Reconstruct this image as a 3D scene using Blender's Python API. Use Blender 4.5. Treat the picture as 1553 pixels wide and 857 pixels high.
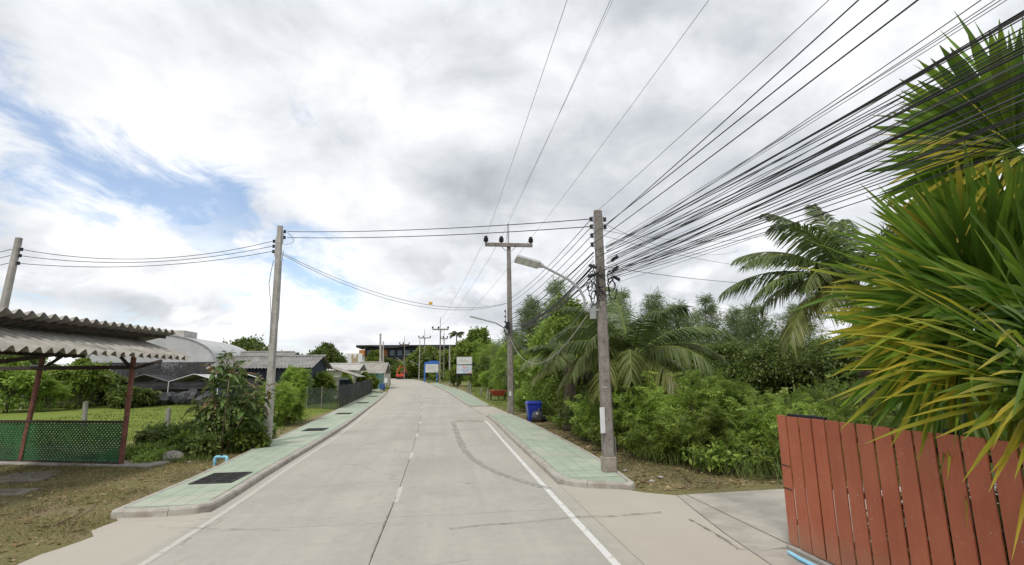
import bpy, bmesh, math, random
import numpy as np
from mathutils import Vector, Matrix

for o in list(bpy.data.objects):
    bpy.data.objects.remove(o, do_unlink=True)
scene = bpy.context.scene
COL = scene.collection
R_ = math.radians

# ---------------------------------------------------------------- camera
EYE = 2.5
F_PX, CX, CY = 776.5, 776.5, 428.5            # photograph is 1553 x 857
PSI, PITCH, ROLL = R_(7.6), R_(10.4), R_(0.7)
_z = np.array([0, 0, 1.0])
_f0 = np.array([math.sin(PSI), math.cos(PSI), 0])
_r0 = np.array([math.cos(PSI), -math.sin(PSI), 0])
FWD = _f0 * math.cos(PITCH) + _z * math.sin(PITCH)
_u0 = -_f0 * math.sin(PITCH) + _z * math.cos(PITCH)
RGT = _r0 * math.cos(ROLL) - _u0 * math.sin(ROLL)
UPV = _u0 * math.cos(ROLL) + _r0 * math.sin(ROLL)
CAM = np.array([0, 0, EYE])
cd = bpy.data.cameras.new('camera')
cd.sensor_width = 36.0
cd.lens = 36.0 * F_PX / 1553.0
cd.clip_start = 0.05
cd.clip_end = 3000
cam = bpy.data.objects.new('camera', cd)
COL.objects.link(cam)
M = Matrix.Identity(4)
for i in range(3):
    M[i][0], M[i][1], M[i][2], M[i][3] = RGT[i], UPV[i], -FWD[i], CAM[i]
cam.matrix_world = M
scene.camera = cam
scene.render.resolution_x, scene.render.resolution_y = 1024, 565

# ---------------------------------------------------------------- world, sun, exposure
SUN_EL, SUN_AZ = R_(58), R_(-150)              # azimuth clockwise from +Y (road direction)
world = bpy.data.worlds.new('World')
scene.world = world
world.use_nodes = True
wn, wl = world.node_tree.nodes, world.node_tree.links
wn.clear()
def W(t, **k):
    n = wn.new(t)
    for a, b in k.items():
        setattr(n, a, b)
    return n
def wmath(op, a, b=None, c=None, clamp=False):
    n = W('ShaderNodeMath', operation=op)
    n.use_clamp = clamp
    for i, v in enumerate((a, b, c)):
        if v is None: continue
        if isinstance(v, (int, float)): n.inputs[i].default_value = v
        else: wl.new(v, n.inputs[i])
    return n.outputs[0]
def wsmooth(v, lo, hi, o0=0.0, o1=1.0):
    n = W('ShaderNodeMapRange', interpolation_type='SMOOTHSTEP')
    wl.new(v, n.inputs[0])
    n.inputs[1].default_value, n.inputs[2].default_value = lo, hi
    n.inputs[3].default_value, n.inputs[4].default_value = o0, o1
    return n.outputs[0]
def wdot(v, d):
    n = W('ShaderNodeVectorMath', operation='DOT_PRODUCT')
    wl.new(v, n.inputs[0]); n.inputs[1].default_value = tuple(d)
    return n.outputs['Value']
def wnoise(vec, scale, detail=8, rough=.55, dist=0.0, off=(0, 0, 0), sc=(1, 1, 1)):
    m = W('ShaderNodeMapping')
    wl.new(vec, m.inputs[0]); m.inputs[1].default_value = off; m.inputs[3].default_value = sc
    n = W('ShaderNodeTexNoise')
    wl.new(m.outputs[0], n.inputs['Vector'])
    n.inputs['Scale'].default_value = scale; n.inputs['Detail'].default_value = detail
    n.inputs['Roughness'].default_value = rough; n.inputs['Distortion'].default_value = dist
    return n.outputs['Fac']
def ray(x, y):
    return FWD + RGT * ((x - CX) / F_PX) + UPV * ((CY - y) / F_PX)
def rdir(x, y):
    d = ray(x, y); return d / np.linalg.norm(d)

sky = W('ShaderNodeTexSky', sky_type='NISHITA')
sky.sun_disc = False
sky.sun_elevation = SUN_EL
sky.sun_rotation = SUN_AZ
sky.air_density, sky.dust_density, sky.ozone_density = 1.0, 0.6, 1.5
bg_sky = W('ShaderNodeBackground'); bg_sky.inputs[1].default_value = 0.15
wl.new(sky.outputs[0], bg_sky.inputs[0])
tc = W('ShaderNodeTexCoord')
sep = W('ShaderNodeSeparateXYZ'); wl.new(tc.outputs['Generated'], sep.inputs[0])
zc = wmath('ADD', wmath('MAXIMUM', sep.outputs[2], 0.0), 0.16)
cmb = W('ShaderNodeCombineXYZ')
wl.new(wmath('DIVIDE', sep.outputs[0], zc), cmb.inputs[0])
wl.new(wmath('DIVIDE', sep.outputs[1], zc), cmb.inputs[1])
PL = cmb.outputs[0]
DIRV = tc.outputs['Generated']
nA = wnoise(PL, 0.75, 10, .56, .5, (3.1, 1.7, 0))
nF = wnoise(PL, 2.9, 12, .66, .5, (0.3, 5.0, 0), (1.25, .75, 1))
# a rift of blue between two cloud masses
d1, d2 = rdir(-60, 120), rdir(430, 400)
nb = np.cross(d1, d2); nb /= np.linalg.norm(nb)
wob = wmath('MULTIPLY', wmath('SUBTRACT', wnoise(DIRV, 3.0, 4, .5), .5), .22)
dist = wmath('ABSOLUTE', wmath('ADD', wdot(DIRV, nb), wob))
band = wsmooth(dist, 0.0, 0.17, 1.0, 0.0)
band = wmath('MULTIPLY', band, wsmooth(wdot(DIRV, rdir(170, 250)), .87, .965))
low = wmath('MULTIPLY', wsmooth(sep.outputs[2], .42, .20), wsmooth(wdot(DIRV, rdir(90, 380)), .88, .985))
cov = wmath('ADD', wmath('MULTIPLY', nA, .56), wmath('MULTIPLY', nF, .60))
cov = wmath('ADD', cov, .085)
cov = wmath('SUBTRACT', cov, wmath('MULTIPLY', band, .22))
cov = wmath('SUBTRACT', cov, wmath('MULTIPLY', low, .10))
alpha = wsmooth(cov, .38, .57, .14, 1.0)
# cumulus rows near the horizon
nC = wnoise(DIRV, 5.0, 9, .55, .35, (1.3, .4, .9), (1, 1, 2.1))
cum = wmath('MULTIPLY', wsmooth(nC, .44, .50), wsmooth(sep.outputs[2], .36, .12))
alpha = wmath('MAXIMUM', alpha, cum)
hz = wsmooth(sep.outputs[2], .10, 0.0)
alpha = wmath('MAXIMUM', alpha, wmath('MULTIPLY', hz, .55))
# brightness of the clouds: thin white to thick grey
nS = wnoise(PL, 0.70, 12, .56, .25, (7.6, 2.2, 0))
nT = wnoise(DIRV, 4.2, 12, .56, .25, (4.2, .3, .6), (1, 1, 1.5))
shade = wmath('ADD', wmath('MULTIPLY', nS, .50), wmath('MULTIPLY', nT, .50))
grey = wmath('MULTIPLY', wsmooth(wdot(DIRV, rdir(1120, -20)), .72, 1.0), .055)
shade = wmath('SUBTRACT', shade, grey)
wht = wmath('MULTIPLY', wsmooth(wdot(DIRV, rdir(520, 120)), .80, 1.0), .05)
shade = wmath('ADD', shade, wht)
puff = wmath('MULTIPLY', wsmooth(nC, .50, .60), wsmooth(sep.outputs[2], .34, .10))
shade = wmath('ADD', shade, wmath('MULTIPLY', puff, .09))
ramp = W('ShaderNodeValToRGB')
wl.new(shade, ramp.inputs[0])
els = ramp.color_ramp.elements
els[0].position, els[0].color = .33, (.36, .385, .42, 1)
els[1].position, els[1].color = .63, (.93, .935, .95, 1)
e = els.new(.435); e.color = (.53, .555, .59, 1)
e = els.new(.52); e.color = (.70, .72, .75, 1)
bg_cl = W('ShaderNodeBackground'); bg_cl.inputs[1].default_value = 1.0
wl.new(ramp.outputs[0], bg_cl.inputs[0])
mixw = W('ShaderNodeMixShader')
wl.new(alpha, mixw.inputs[0]); wl.new(bg_sky.outputs[0], mixw.inputs[1]); wl.new(bg_cl.outputs[0], mixw.inputs[2])
outw = W('ShaderNodeOutputWorld'); wl.new(mixw.outputs[0], outw.inputs[0])

sd = bpy.data.lights.new('sun', 'SUN')
sd.energy = 1.9
sd.angle = R_(10)
sd.color = (1.0, .955, .88)
sun = bpy.data.objects.new('sun', sd)
COL.objects.link(sun)
_sdir = Vector((math.sin(SUN_AZ) * math.cos(SUN_EL), math.cos(SUN_AZ) * math.cos(SUN_EL), math.sin(SUN_EL)))
sun.rotation_euler = _sdir.to_track_quat('Z', 'Y').to_euler()
sun.location = (0, 0, 60)
vs = scene.view_settings
vs.view_transform = 'Standard'; vs.look = 'None'; vs.gamma = 1.0; vs.exposure = 0.31
vs.use_curve_mapping = False

# ---------------------------------------------------------------- ground height and pixel helpers
def HZ(Y):
    s = 8.0; v = Y - 42.0
    a = 0.0215 * (s * math.log1p(math.exp(v / s)) if v < 200 else v)
    return min(a, 2.42)
def gp(x, y):                                   # pixel -> point on the ground
    d = ray(x, y); t = 1.0
    while t < 500:
        q = CAM + d * t
        if q[2] <= HZ(q[1]): return q
        t += .02 * max(1, t / 20)
    return q
def at(x, y, Y):                                # pixel -> point at road distance Y
    d = ray(x, y); return CAM + d * (Y / d[1])
def atz(x, y, z):                               # pixel -> point at height z
    d = ray(x, y); return CAM + d * ((z - EYE) / d[2])

# ---------------------------------------------------------------- mesh helpers
class MB:
    def __init__(s): s.v = []; s.f = []
    def add(s, vs_, fs):
        n = len(s.v); s.v += [tuple(map(float, p)) for p in vs_]; s.f += [tuple(i + n for i in q) for q in fs]; return s
    def box(s, c, size, rz=0.0, axes=None):
        c = np.array(c, float); h = np.array(size, float) / 2
        if axes is None:
            ax = np.array([math.cos(rz), math.sin(rz), 0]); ay = np.array([-math.sin(rz), math.cos(rz), 0]); az = _z
        else: ax, ay, az = [np.array(a, float) for a in axes]
        P = [c + ax * i * h[0] + ay * j * h[1] + az * k * h[2] for k in (-1, 1) for j in (-1, 1) for i in (-1, 1)]
        return s.add(P, [(0, 2, 3, 1), (4, 5, 7, 6), (0, 1, 5, 4), (2, 6, 7, 3), (0, 4, 6, 2), (1, 3, 7, 5)])
    def beam(s, a, b, w, h):                     # rectangular bar from a to b
        a, b = np.array(a, float), np.array(b, float); d = b - a; L = np.linalg.norm(d); d /= L
        sd_ = np.cross(d, _z)
        if np.linalg.norm(sd_) < 1e-4: sd_ = np.array([1.0, 0, 0])
        sd_ /= np.linalg.norm(sd_); up = np.cross(sd_, d)
        return s.box((a + b) / 2, (w, L, h), axes=(sd_, d, up))
    def tube(s, pts, r, n=8, cap=True):
        pts = np.array(pts, float); m = len(pts)
        r = np.full(m, r, float) if np.isscalar(r) else np.array(r, float)
        T = np.gradient(pts, axis=0); T /= np.linalg.norm(T, axis=1)[:, None] + 1e-12
        ref = np.array([0, 0, 1.0]) if abs(T[0][2]) < .9 else np.array([1.0, 0, 0])
        vs_ = []; a = np.arange(n) * 2 * math.pi / n
        for i in range(m):
            A = np.cross(T[i], ref); A /= np.linalg.norm(A) + 1e-12; B = np.cross(T[i], A); ref = np.cross(A, T[i]) if True else ref
            for q in a: vs_.append(pts[i] + r[i] * (math.cos(q) * A + math.sin(q) * B))
        fs = []
        for i in range(m - 1):
            for j in range(n):
                k = (j + 1) % n
                fs.append((i * n + j, i * n + k, (i + 1) * n + k, (i + 1) * n + j))
        if cap:
            fs.append(tuple(range(n))[::-1]); fs.append(tuple((m - 1) * n + j for j in range(n)))
        return s.add(vs_, fs)
    def prism(s, poly, z0, z1):                   # xy polygon, extruded in z (z0/z1 floats or per-vertex lists)
        n = len(poly)
        a = [z0] * n if np.isscalar(z0) else z0; b = [z1] * n if np.isscalar(z1) else z1
        P = [(p[0], p[1], a[i]) for i, p in enumerate(poly)] + [(p[0], p[1], b[i]) for i, p in enumerate(poly)]
        return s.add(P, [tuple(range(n))[::-1], tuple(range(n, 2 * n))] + [(i, (i + 1) % n, n + (i + 1) % n, n + i) for i in range(n)])
    def extrude(s, poly, d):                      # 3d polygon swept along d
        n = len(poly); poly = [np.array(p, float) for p in poly]; d = np.array(d, float)
        return s.add(poly + [p + d for p in poly], [tuple(range(n))[::-1], tuple(range(n, 2 * n))] + [(i, (i + 1) % n, n + (i + 1) % n, n + i) for i in range(n)])
    def ico(s, c, r, sub=2, jit=0, rng=None):
        bm = bmesh.new(); bmesh.ops.create_icosphere(bm, subdivisions=sub, radius=1.0)
        rr = np.array([r] * 3 if np.isscalar(r) else r, float)
        P = [np.array(v.co) for v in bm.verts]
        if jit: P = [p * (1 + jit * (rng.random() - .5)) for p in P]
        s.add([np.array(c) + p * rr for p in P], [tuple(v.index for v in f.verts) for f in bm.faces]); bm.free(); return s

def mesh_of(name, mb, bevel=0.0, fix=True):
    me = bpy.data.meshes.new(name)
    me.from_pydata(mb.v, [], mb.f)
    if fix or bevel:
        bm = bmesh.new(); bm.from_mesh(me)
        if fix: bmesh.ops.recalc_face_normals(bm, faces=bm.faces)
        if bevel:
            es = [e for e in bm.edges if len(e.link_faces) == 2 and e.calc_face_angle(0) > .6]
            bmesh.ops.bevel(bm, geom=es, offset=bevel, segments=1, affect='EDGES', clamp_overlap=True)
        bm.to_mesh(me); bm.free()
    return me

def wloc(o):
    p = np.zeros(3)
    while o is not None:
        p += np.array(o.location); o = o.parent
    return p
def part(name, mb, m, parent=None, smooth=False, bevel=0.0, fix=True):
    if parent is not None:
        p = wloc(parent); mb.v = [(v[0] - p[0], v[1] - p[1], v[2] - p[2]) for v in mb.v]
    me = mesh_of(name, mb, bevel, fix)
    me.materials.append(m)
    if smooth:
        me.polygons.foreach_set('use_smooth', np.ones(len(me.polygons), bool))
        if smooth == 'auto':
            me.set_sharp_from_angle(angle=R_(40))
    o = bpy.data.objects.new(name, me); COL.objects.link(o); o.parent = parent
    return o
def thing(name, label, cat, loc=(0, 0, 0), group=None):
    o = bpy.data.objects.new(name, None); COL.objects.link(o)
    o.location = tuple(map(float, loc)); o.empty_display_size = .2
    o['label'] = label; o['category'] = cat
    if group: o['group'] = group
    return o
def solo(name, label, cat, mb, m, loc=None, group=None, **k):      # a thing that is a single mesh
    if loc is None:
        a = np.array(mb.v); loc = (a[:, 0].mean(), a[:, 1].mean(), a[:, 2].min())
    mb.v = [(v[0] - loc[0], v[1] - loc[1], v[2] - loc[2]) for v in mb.v]
    o = part(name, mb, m, None, **k); o.location = tuple(map(float, loc))
    o['label'] = label; o['category'] = cat
    if group: o['group'] = group
    return o
def struct(o): o['kind'] = 'structure'; return o
def stuff(o, label=None, cat=None):
    o['kind'] = 'stuff'
    if label: o['label'] = label; o['category'] = cat
    return o
def copy_tree(o, parent=None, loc=None):
    c = o.copy(); COL.objects.link(c); c.parent = parent
    if loc is not None: c.location = tuple(map(float, loc))
    for ch in list(o.children): copy_tree(ch, c)
    return c

# ---------------------------------------------------------------- material helpers
def new_mat(name):
    m = bpy.data.materials.new(name); m.use_nodes = True
    nt = m.node_tree; bs = nt.nodes['Principled BSDF']
    return m, nt, nt.nodes, nt.links, bs
def _noise(nt, vec, scale, detail=6, rough=.6, dist=0):
    n = nt.nodes.new('ShaderNodeTexNoise'); nt.links.new(vec, n.inputs['Vector'])
    n.inputs['Scale'].default_value = scale; n.inputs['Detail'].default_value = detail
    n.inputs['Roughness'].default_value = rough; n.inputs['Distortion'].default_value = dist
    return n.outputs['Fac']
def _ramp(nt, fac, stops):
    r = nt.nodes.new('ShaderNodeValToRGB'); nt.links.new(fac, r.inputs[0])
    e = r.color_ramp.elements
    while len(e) < len(stops): e.new(.5)
    for q, (p, c) in zip(e, stops): q.position = p; q.color = (c[0], c[1], c[2], 1) if not np.isscalar(c) else (c, c, c, 1)
    return r.outputs['Color']
def _mix(nt, fac, a, b, mode='MIX'):
    m = nt.nodes.new('ShaderNodeMix'); m.data_type = 'RGBA'; m.blend_type = mode
    for i, v in ((0, fac), (6, a), (7, b)):
        if isinstance(v, (int, float)): m.inputs[i].default_value = v
        elif isinstance(v, tuple): m.inputs[i].default_value = (*v[:3], 1)
        else: nt.links.new(v, m.inputs[i])
    return m.outputs[2]
def _vec(nt, world_space=True):
    if world_space:
        return nt.nodes.new('ShaderNodeNewGeometry').outputs['Position']
    return nt.nodes.new('ShaderNodeTexCoord').outputs['Object']
def surf(name, c1, c2, scale=3.0, rough=.8, c3=None, scale3=.5, amt3=.6, bump=.0, bscale=40, spec=.3, metal=0.0, sep_=.12):
    """two-tone mottled surface, an optional larger stain layer, fine bump"""
    m, nt, N, L, bs = new_mat(name); v = _vec(nt)
    col = _ramp(nt, _noise(nt, v, scale, 8, .62), [(.5 - sep_, c1), (.5 + sep_, c2)])
    if c3 is not None:
        k = _ramp(nt, _noise(nt, v, scale3, 8, .65, .4), [(.50, 0.0), (.66, amt3)])
        col = _mix(nt, k, col, c3)
    L.new(col, bs.inputs['Base Color'])
    bs.inputs['Roughness'].default_value = rough; bs.inputs['Specular IOR Level'].default_value = spec; bs.inputs['Metallic'].default_value = metal
    if bump:
        b = N.new('ShaderNodeBump'); b.inputs['Strength'].default_value = bump; b.inputs['Distance'].default_value = .02
        L.new(_noise(nt, v, bscale, 6, .6), b.inputs['Height']); L.new(b.outputs[0], bs.inputs['Normal'])
    return m
def leafmat(name, cols, trans=.36, rough=.45, tip=None, spec=.35):
    m, nt, N, L, bs = new_mat(name)
    g = N.new('ShaderNodeNewGeometry')
    n = len(cols)
    col = _ramp(nt, g.outputs['Random Per Island'], [(i / (n - 1) if n > 1 else 0, c) for i, c in enumerate(cols)])
    big = _ramp(nt, _noise(nt, g.outputs['Position'], .7, 3), [(.33, .70), (.67, 1.40)])
    col = _mix(nt, 1.0, col, big, 'MULTIPLY')
    if tip is not None:
        a = N.new('ShaderNodeAttribute'); a.attribute_name = 'tip'
        col = _mix(nt, a.outputs['Fac'], col, tip)
    L.new(col, bs.inputs['Base Color']); bs.inputs['Roughness'].default_value = rough
    bs.inputs['Specular IOR Level'].default_value = spec
    t = N.new('ShaderNodeBsdfTranslucent'); L.new(col, t.inputs[0])
    mx = N.new('ShaderNodeMixShader'); mx.inputs[0].default_value = trans
    L.new(bs.outputs[0], mx.inputs[1]); L.new(t.outputs[0], mx.inputs[2])
    L.new(mx.outputs[0], N['Material Output'].inputs[0])
    return m
def netmat(name, col, open_):
    m, nt, N, L, bs = new_mat(name)
    v = _vec(nt)
    c = _ramp(nt, _noise(nt, v, 1.2, 6, .6), [(.35, tuple(x * .6 for x in col)), (.65, tuple(min(1, x * 1.5) for x in col))])
    L.new(c, bs.inputs['Base Color']); bs.inputs['Roughness'].default_value = .8
    t = N.new('ShaderNodeBsdfTransparent'); mx = N.new('ShaderNodeMixShader')
    k = _ramp(nt, _noise(nt, v, 2.5, 4), [(.3, open_ * .6), (.7, open_ * 1.35)])
    L.new(k, mx.inputs[0]); L.new(bs.outputs[0], mx.inputs[1]); L.new(t.outputs[0], mx.inputs[2])
    L.new(mx.outputs[0], N['Material Output'].inputs[0])
    return m
# ---------------------------------------------------------------- the setting: ground, road, pavements
def herm(pts):
    xs = np.array([p[0] for p in pts], float); ys = np.array([p[1] for p in pts], float)
    d = np.diff(ys) / np.diff(xs); mt = np.concatenate([[d[0]], (d[1:] + d[:-1]) / 2, [d[-1]]])
    def f(x):
        x = min(max(x, xs[0]), xs[-1]); i = min(int(np.searchsorted(xs, x, side='right')) - 1, len(xs) - 2); i = max(i, 0)
        h = xs[i + 1] - xs[i]; t = (x - xs[i]) / h
        return float((2*t**3-3*t**2+1)*ys[i] + (t**3-2*t**2+t)*h*mt[i] + (-2*t**3+3*t**2)*ys[i+1] + (t**3-t**2)*h*mt[i+1])
    return f
LX = herm([(-14, -4.3), (0, -4.32), (11, -4.36), (15, -4.53), (25.4, -4.86), (41.7, -5.75), (67.8, -7.1), (90, -9.0), (115, -11.3), (145, -15.6), (175, -23)])
RX = herm([(-14, 2.66), (0, 2.66), (12.4, 2.66), (19.7, 2.68), (31.7, 2.68), (43.6, 1.98), (65.3, .66), (85, -1.1), (103, -2.85), (118, -4.4), (145, -9), (175, -16)])
CXR = herm([(-14, -.97), (8, -.97), (12.4, -.97), (23.4, -1.14), (36.3, -1.5), (54.4, -2.3), (75.6, -3.6), (103, -6.2), (145, -12.3), (175, -19.5)])

def ground_material():
    m, nt, N, L, bs = new_mat('ground')
    v = _vec(nt); s = N.new('ShaderNodeSeparateXYZ'); L.new(v, s.inputs[0])
    def rng_(o, a, b):
        r = N.new('ShaderNodeMapRange'); r.interpolation_type = 'SMOOTHSTEP'; L.new(o, r.inputs[0])
        r.inputs[1].default_value, r.inputs[2].default_value = a, b; return r.outputs[0]
    def mm(op, a, b):
        q = N.new('ShaderNodeMath'); q.operation = op
        for i, x in enumerate((a, b)):
            if isinstance(x, (int, float)): q.inputs[i].default_value = x
            else: L.new(x, q.inputs[i])
        return q.outputs[0]
    n1 = _noise(nt, v, .8, 8, .65); n2 = _noise(nt, v, 9, 8, .7); n3 = _noise(nt, v, 60, 4, .7)
    wob = mm('MULTIPLY', mm('SUBTRACT', n1, .5), 5.0)
    x = mm('ADD', s.outputs[0], mm('MULTIPLY', wob, .35)); y = mm('ADD', s.outputs[1], wob)
    dirt = _ramp(nt, n2, [(.3, (.13, .098, .06)), (.5, (.24, .185, .115)), (.7, (.34, .275, .18))])
    olive = _ramp(nt, n2, [(.3, (.125, .12, .045)), (.55, (.20, .18, .08)), (.72, (.28, .24, .125))])
    lawn = _ramp(nt, n2, [(.3, (.11, .15, .025)), (.5, (.155, .205, .035)), (.7, (.21, .25, .055))])
    wild = _ramp(nt, n2, [(.3, (.04, .065, .018)), (.6, (.085, .12, .03)), (.75, (.12, .14, .05))])
    left = mm('MULTIPLY', rng_(x, -8.2, -8.9), rng_(y, 22, 26))
    col = _mix(nt, rng_(n1, .48, .68), olive, dirt)
    right = rng_(x, 7.5, 9.5)
    col = _mix(nt, mm('MULTIPLY', right, .9), col, wild)
    farr = mm('MULTIPLY', rng_(y, 36, 46), rng_(x, 3.0, 4.0))
    col = _mix(nt, mm('MULTIPLY', farr, .7), col, lawn)
    col = _mix(nt, left, col, lawn)
    col = _mix(nt, mm('MULTIPLY', rng_(y, 95, 120), .8), col, wild)
    col = _mix(nt, _ramp(nt, n3, [(.3, .22), (.5, 0.0)]), col, (.09, .075, .04))
    L.new(col, bs.inputs['Base Color']); bs.inputs['Roughness'].default_value = .95; bs.inputs['Specular IOR Level'].default_value = .15
    b = N.new('ShaderNodeBump'); b.inputs['Strength'].default_value = .8; b.inputs['Distance'].default_value = .05
    L.new(mm('ADD', n2, mm('MULTIPLY', n3, .5)), b.inputs['Height']); L.new(b.outputs[0], bs.inputs['Normal'])
    return m
M_GROUND = ground_material()
ys = list(np.arange(-40, 200, 2.5)) + [230, 300, 500, 1000, 2200]
xs = [-1800, -600, -200, -90, -60, -40, -28, -20, -14, -10, -7, -4, 0, 4, 7, 10, 14, 20, 28, 40, 60, 90, 200, 600, 1800]
g = MB()
rg = random.Random(3)
for y in ys:
    for x in xs:
        rough = 0.0 if (-9 < x < 6 or y > 100 or (y < 20 and -12 < x < 30)) else rg.uniform(-.03, .05)
        g.v.append((x, y, HZ(y) + rough))
nx = len(xs)
for j in range(len(ys) - 1):
    for i in range(nx - 1):
        a = j * nx + i; g.f.append((a, a + 1, a + nx + 1, a + nx))
struct(part('ground', g, M_GROUND, fix=False, smooth=True))

def concrete_road(name, dusty=0.0):
    m, nt, N, L, bs = new_mat(name)
    v = _vec(nt)
    n1 = _noise(nt, v, .35, 8, .6, .3); n2 = _noise(nt, v, 4, 8, .7); n3 = _noise(nt, v, 55, 5, .7)
    mp = N.new('ShaderNodeMapping'); L.new(v, mp.inputs[0]); mp.inputs[3].default_value = (1.5, .06, 1)
    n4 = _noise(nt, mp.outputs[0], 1.0, 6, .6)
    col = _ramp(nt, n1, [(.34, (.335, .317, .28)), (.5, (.385, .366, .325)), (.68, (.425, .398, .345))])
    col = _mix(nt, _ramp(nt, n4, [(.40, 0.0), (.66, .60)]), col, (.315, .30, .27))
    col = _mix(nt, _ramp(nt, n2, [(.5, 0.0), (.78, .5)]), col, (.47, .43, .36))
    col = _mix(nt, _ramp(nt, n2, [(.24, .65), (.42, 0.0)]), col, (.27, .235, .19))
    col = _mix(nt, _ramp(nt, n3, [(.3, .35), (.5, 0.0)]), col, (.22, .20, .17))
    col = _mix(nt, _ramp(nt, _noise(nt, v, 1.3, 9, .7, .6), [(.56, 0.0), (.74, .55)]), col, (.30, .275, .235))
    vo = N.new('ShaderNodeTexVoronoi'); vo.feature = 'DISTANCE_TO_EDGE'; vo.inputs['Scale'].default_value = .22
    wv = N.new('ShaderNodeVectorMath'); wv.operation = 'ADD'
    nv = N.new('ShaderNodeTexNoise'); L.new(v, nv.inputs['Vector']); nv.inputs['Scale'].default_value = .9; nv.inputs['Detail'].default_value = 8
    L.new(v, wv.inputs[0]); L.new(nv.outputs['Color'], wv.inputs[1]); L.new(wv.outputs[0], vo.inputs['Vector'])
    hair = _mix(nt, 1.0, _ramp(nt, vo.outputs['Distance'], [(0, .75), (.006, 0.0)]), _ramp(nt, _noise(nt, v, .25, 3), [(.50, 0.0), (.60, 1.0)]), 'MULTIPLY')
    col = _mix(nt, hair, col, (.17, .15, .13))
    # dust washed towards the kerbs
    s = N.new('ShaderNodeSeparateXYZ'); L.new(v, s.inputs[0])
    def band(o, a, b):
        r = N.new('ShaderNodeMapRange'); r.interpolation_type = 'SMOOTHSTEP'; L.new(o, r.inputs[0])
        r.inputs[1].default_value, r.inputs[2].default_value = a, b; return r.outputs[0]
    ax = N.new('ShaderNodeMath'); ax.operation = 'ADD'; L.new(s.outputs[0], ax.inputs[0])
    mx2 = N.new('ShaderNodeMath'); mx2.operation = 'MULTIPLY'; L.new(n2, mx2.inputs[0]); mx2.inputs[1].default_value = 1.2; L.new(mx2.outputs[0], ax.inputs[1])
    k = _mix(nt, 1.0, band(ax.outputs[0], -3.0, -4.3), band(ax.outputs[0], 2.4, 3.6), 'ADD')
    k = _mix(nt, 1.0, k, (.45 + dusty, .45 + dusty, .45 + dusty), 'MULTIPLY')
    col = _mix(nt, k, col, (.415, .38, .32))
    L.new(col, bs.inputs['Base Color']); bs.inputs['Roughness'].default_value = .88; bs.inputs['Specular IOR Level'].default_value = .25
    b = N.new('ShaderNodeBump'); b.inputs['Strength'].default_value = .25; b.inputs['Distance'].default_value = .01
    L.new(n3, b.inputs['Height']); L.new(b.outputs[0], bs.inputs['Normal'])
    return m
M_ROAD = concrete_road('road_concrete')
M_APRON = concrete_road('dusty_concrete', .2)
M_JOINT = surf('joint_dirt', (.14, .12, .10), (.22, .19, .15), 6, .95)
M_DRIVE = surf('driveway_concrete', (.34, .315, .275), (.42, .39, .345), 2.2, .9, (.22, .20, .17), .8, .55, .5, 70)
M_KERB = surf('kerb_concrete', (.33, .31, .275), (.43, .405, .36), 5, .9, (.24, .20, .165), 1.6, .7, .5, 30)
M_TILE = surf('green_tile', (.30, .36, .275), (.375, .43, .335), 1.3, .8, (.44, .43, .36), .55, .9, .45, 50)
M_PAVE = surf('green_mortar', (.255, .31, .235), (.32, .375, .285), 3, .9, (.31, .29, .24), 1.1, .7, .3, 60)
M_PAINT_W = None
def worn_paint(name, col, keep):
    m, nt, N, L, bs = new_mat(name); v = _vec(nt)
    bs.inputs['Base Color'].default_value = (*col, 1); bs.inputs['Roughness'].default_value = .7
    t = N.new('ShaderNodeBsdfTransparent'); mx = N.new('ShaderNodeMixShader')
    a = _ramp(nt, _noise(nt, v, 7, 9, .75), [(keep - .12, 0.92), (keep + .12, 0.05)])
    L.new(a, mx.inputs[0]); L.new(t.outputs[0], mx.inputs[1]); L.new(bs.outputs[0], mx.inputs[2])
    L.new(mx.outputs[0], N['Material Output'].inputs[0]); return m
M_PAINT = worn_paint('worn_white_paint', (.66, .65, .62), .66)
M_PAINT2 = worn_paint('faded_white_paint', (.505, .485, .435), .66)
M_STAIN = worn_paint('tyre_stain', (.31, .30, .285), .46)
M_CRACK = worn_paint('crack_filler', (.19, .168, .145), .52)

road = MB()
yy = np.arange(-14, 176, 2.0)
for y in yy:
    road.v += [(LX(y) - .02, y, HZ(y) + .006), (RX(y) + .02, y, HZ(y) + .006)]
road.f = [(2*i, 2*i+1, 2*i+3, 2*i+2) for i in range(len(yy) - 1)]
ROAD = struct(part('road', road, M_JOINT, fix=False))
def ribbon_solid(y0, y1, fa, fb, top, bot, step=1.5):
    n = max(2, int((y1 - y0) / step) + 1); mb = MB(); q = np.linspace(y0, y1, n)
    for y in q:
        h = HZ(y); mb.v += [(fa(y), y, h + bot), (fb(y), y, h + bot), (fb(y), y, h + top), (fa(y), y, h + top)]
    for i in range(n - 1):
        a = 4 * i; b = a + 4
        for j in range(4): mb.f.append((a + j, a + (j + 1) % 4, b + (j + 1) % 4, b + j))
    mb.f += [(0, 3, 2, 1), (4*n-4, 4*n-3, 4*n-2, 4*n-1)]
    return mb
SLAB_T = .026
joints_l = [-14, -8, 1.6, 9.7, 19.5, 29, 39, 49, 60, 72, 85, 100, 118, 145, 175]
joints_r = [-14, -8, 1.6, 10.05, 19.5, 29, 39, 49, 60, 72, 85, 100, 118, 145, 175]
for js, fa, fb in ((joints_l, LX, lambda y: CXR(y) - .007), (joints_r, lambda y: CXR(y) + .007, RX)):
    for a, b in zip(js[:-1], js[1:]):
        part('slab', ribbon_solid(a + .007, b - .007, fa, fb, SLAB_T, .0), M_ROAD, ROAD)

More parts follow.
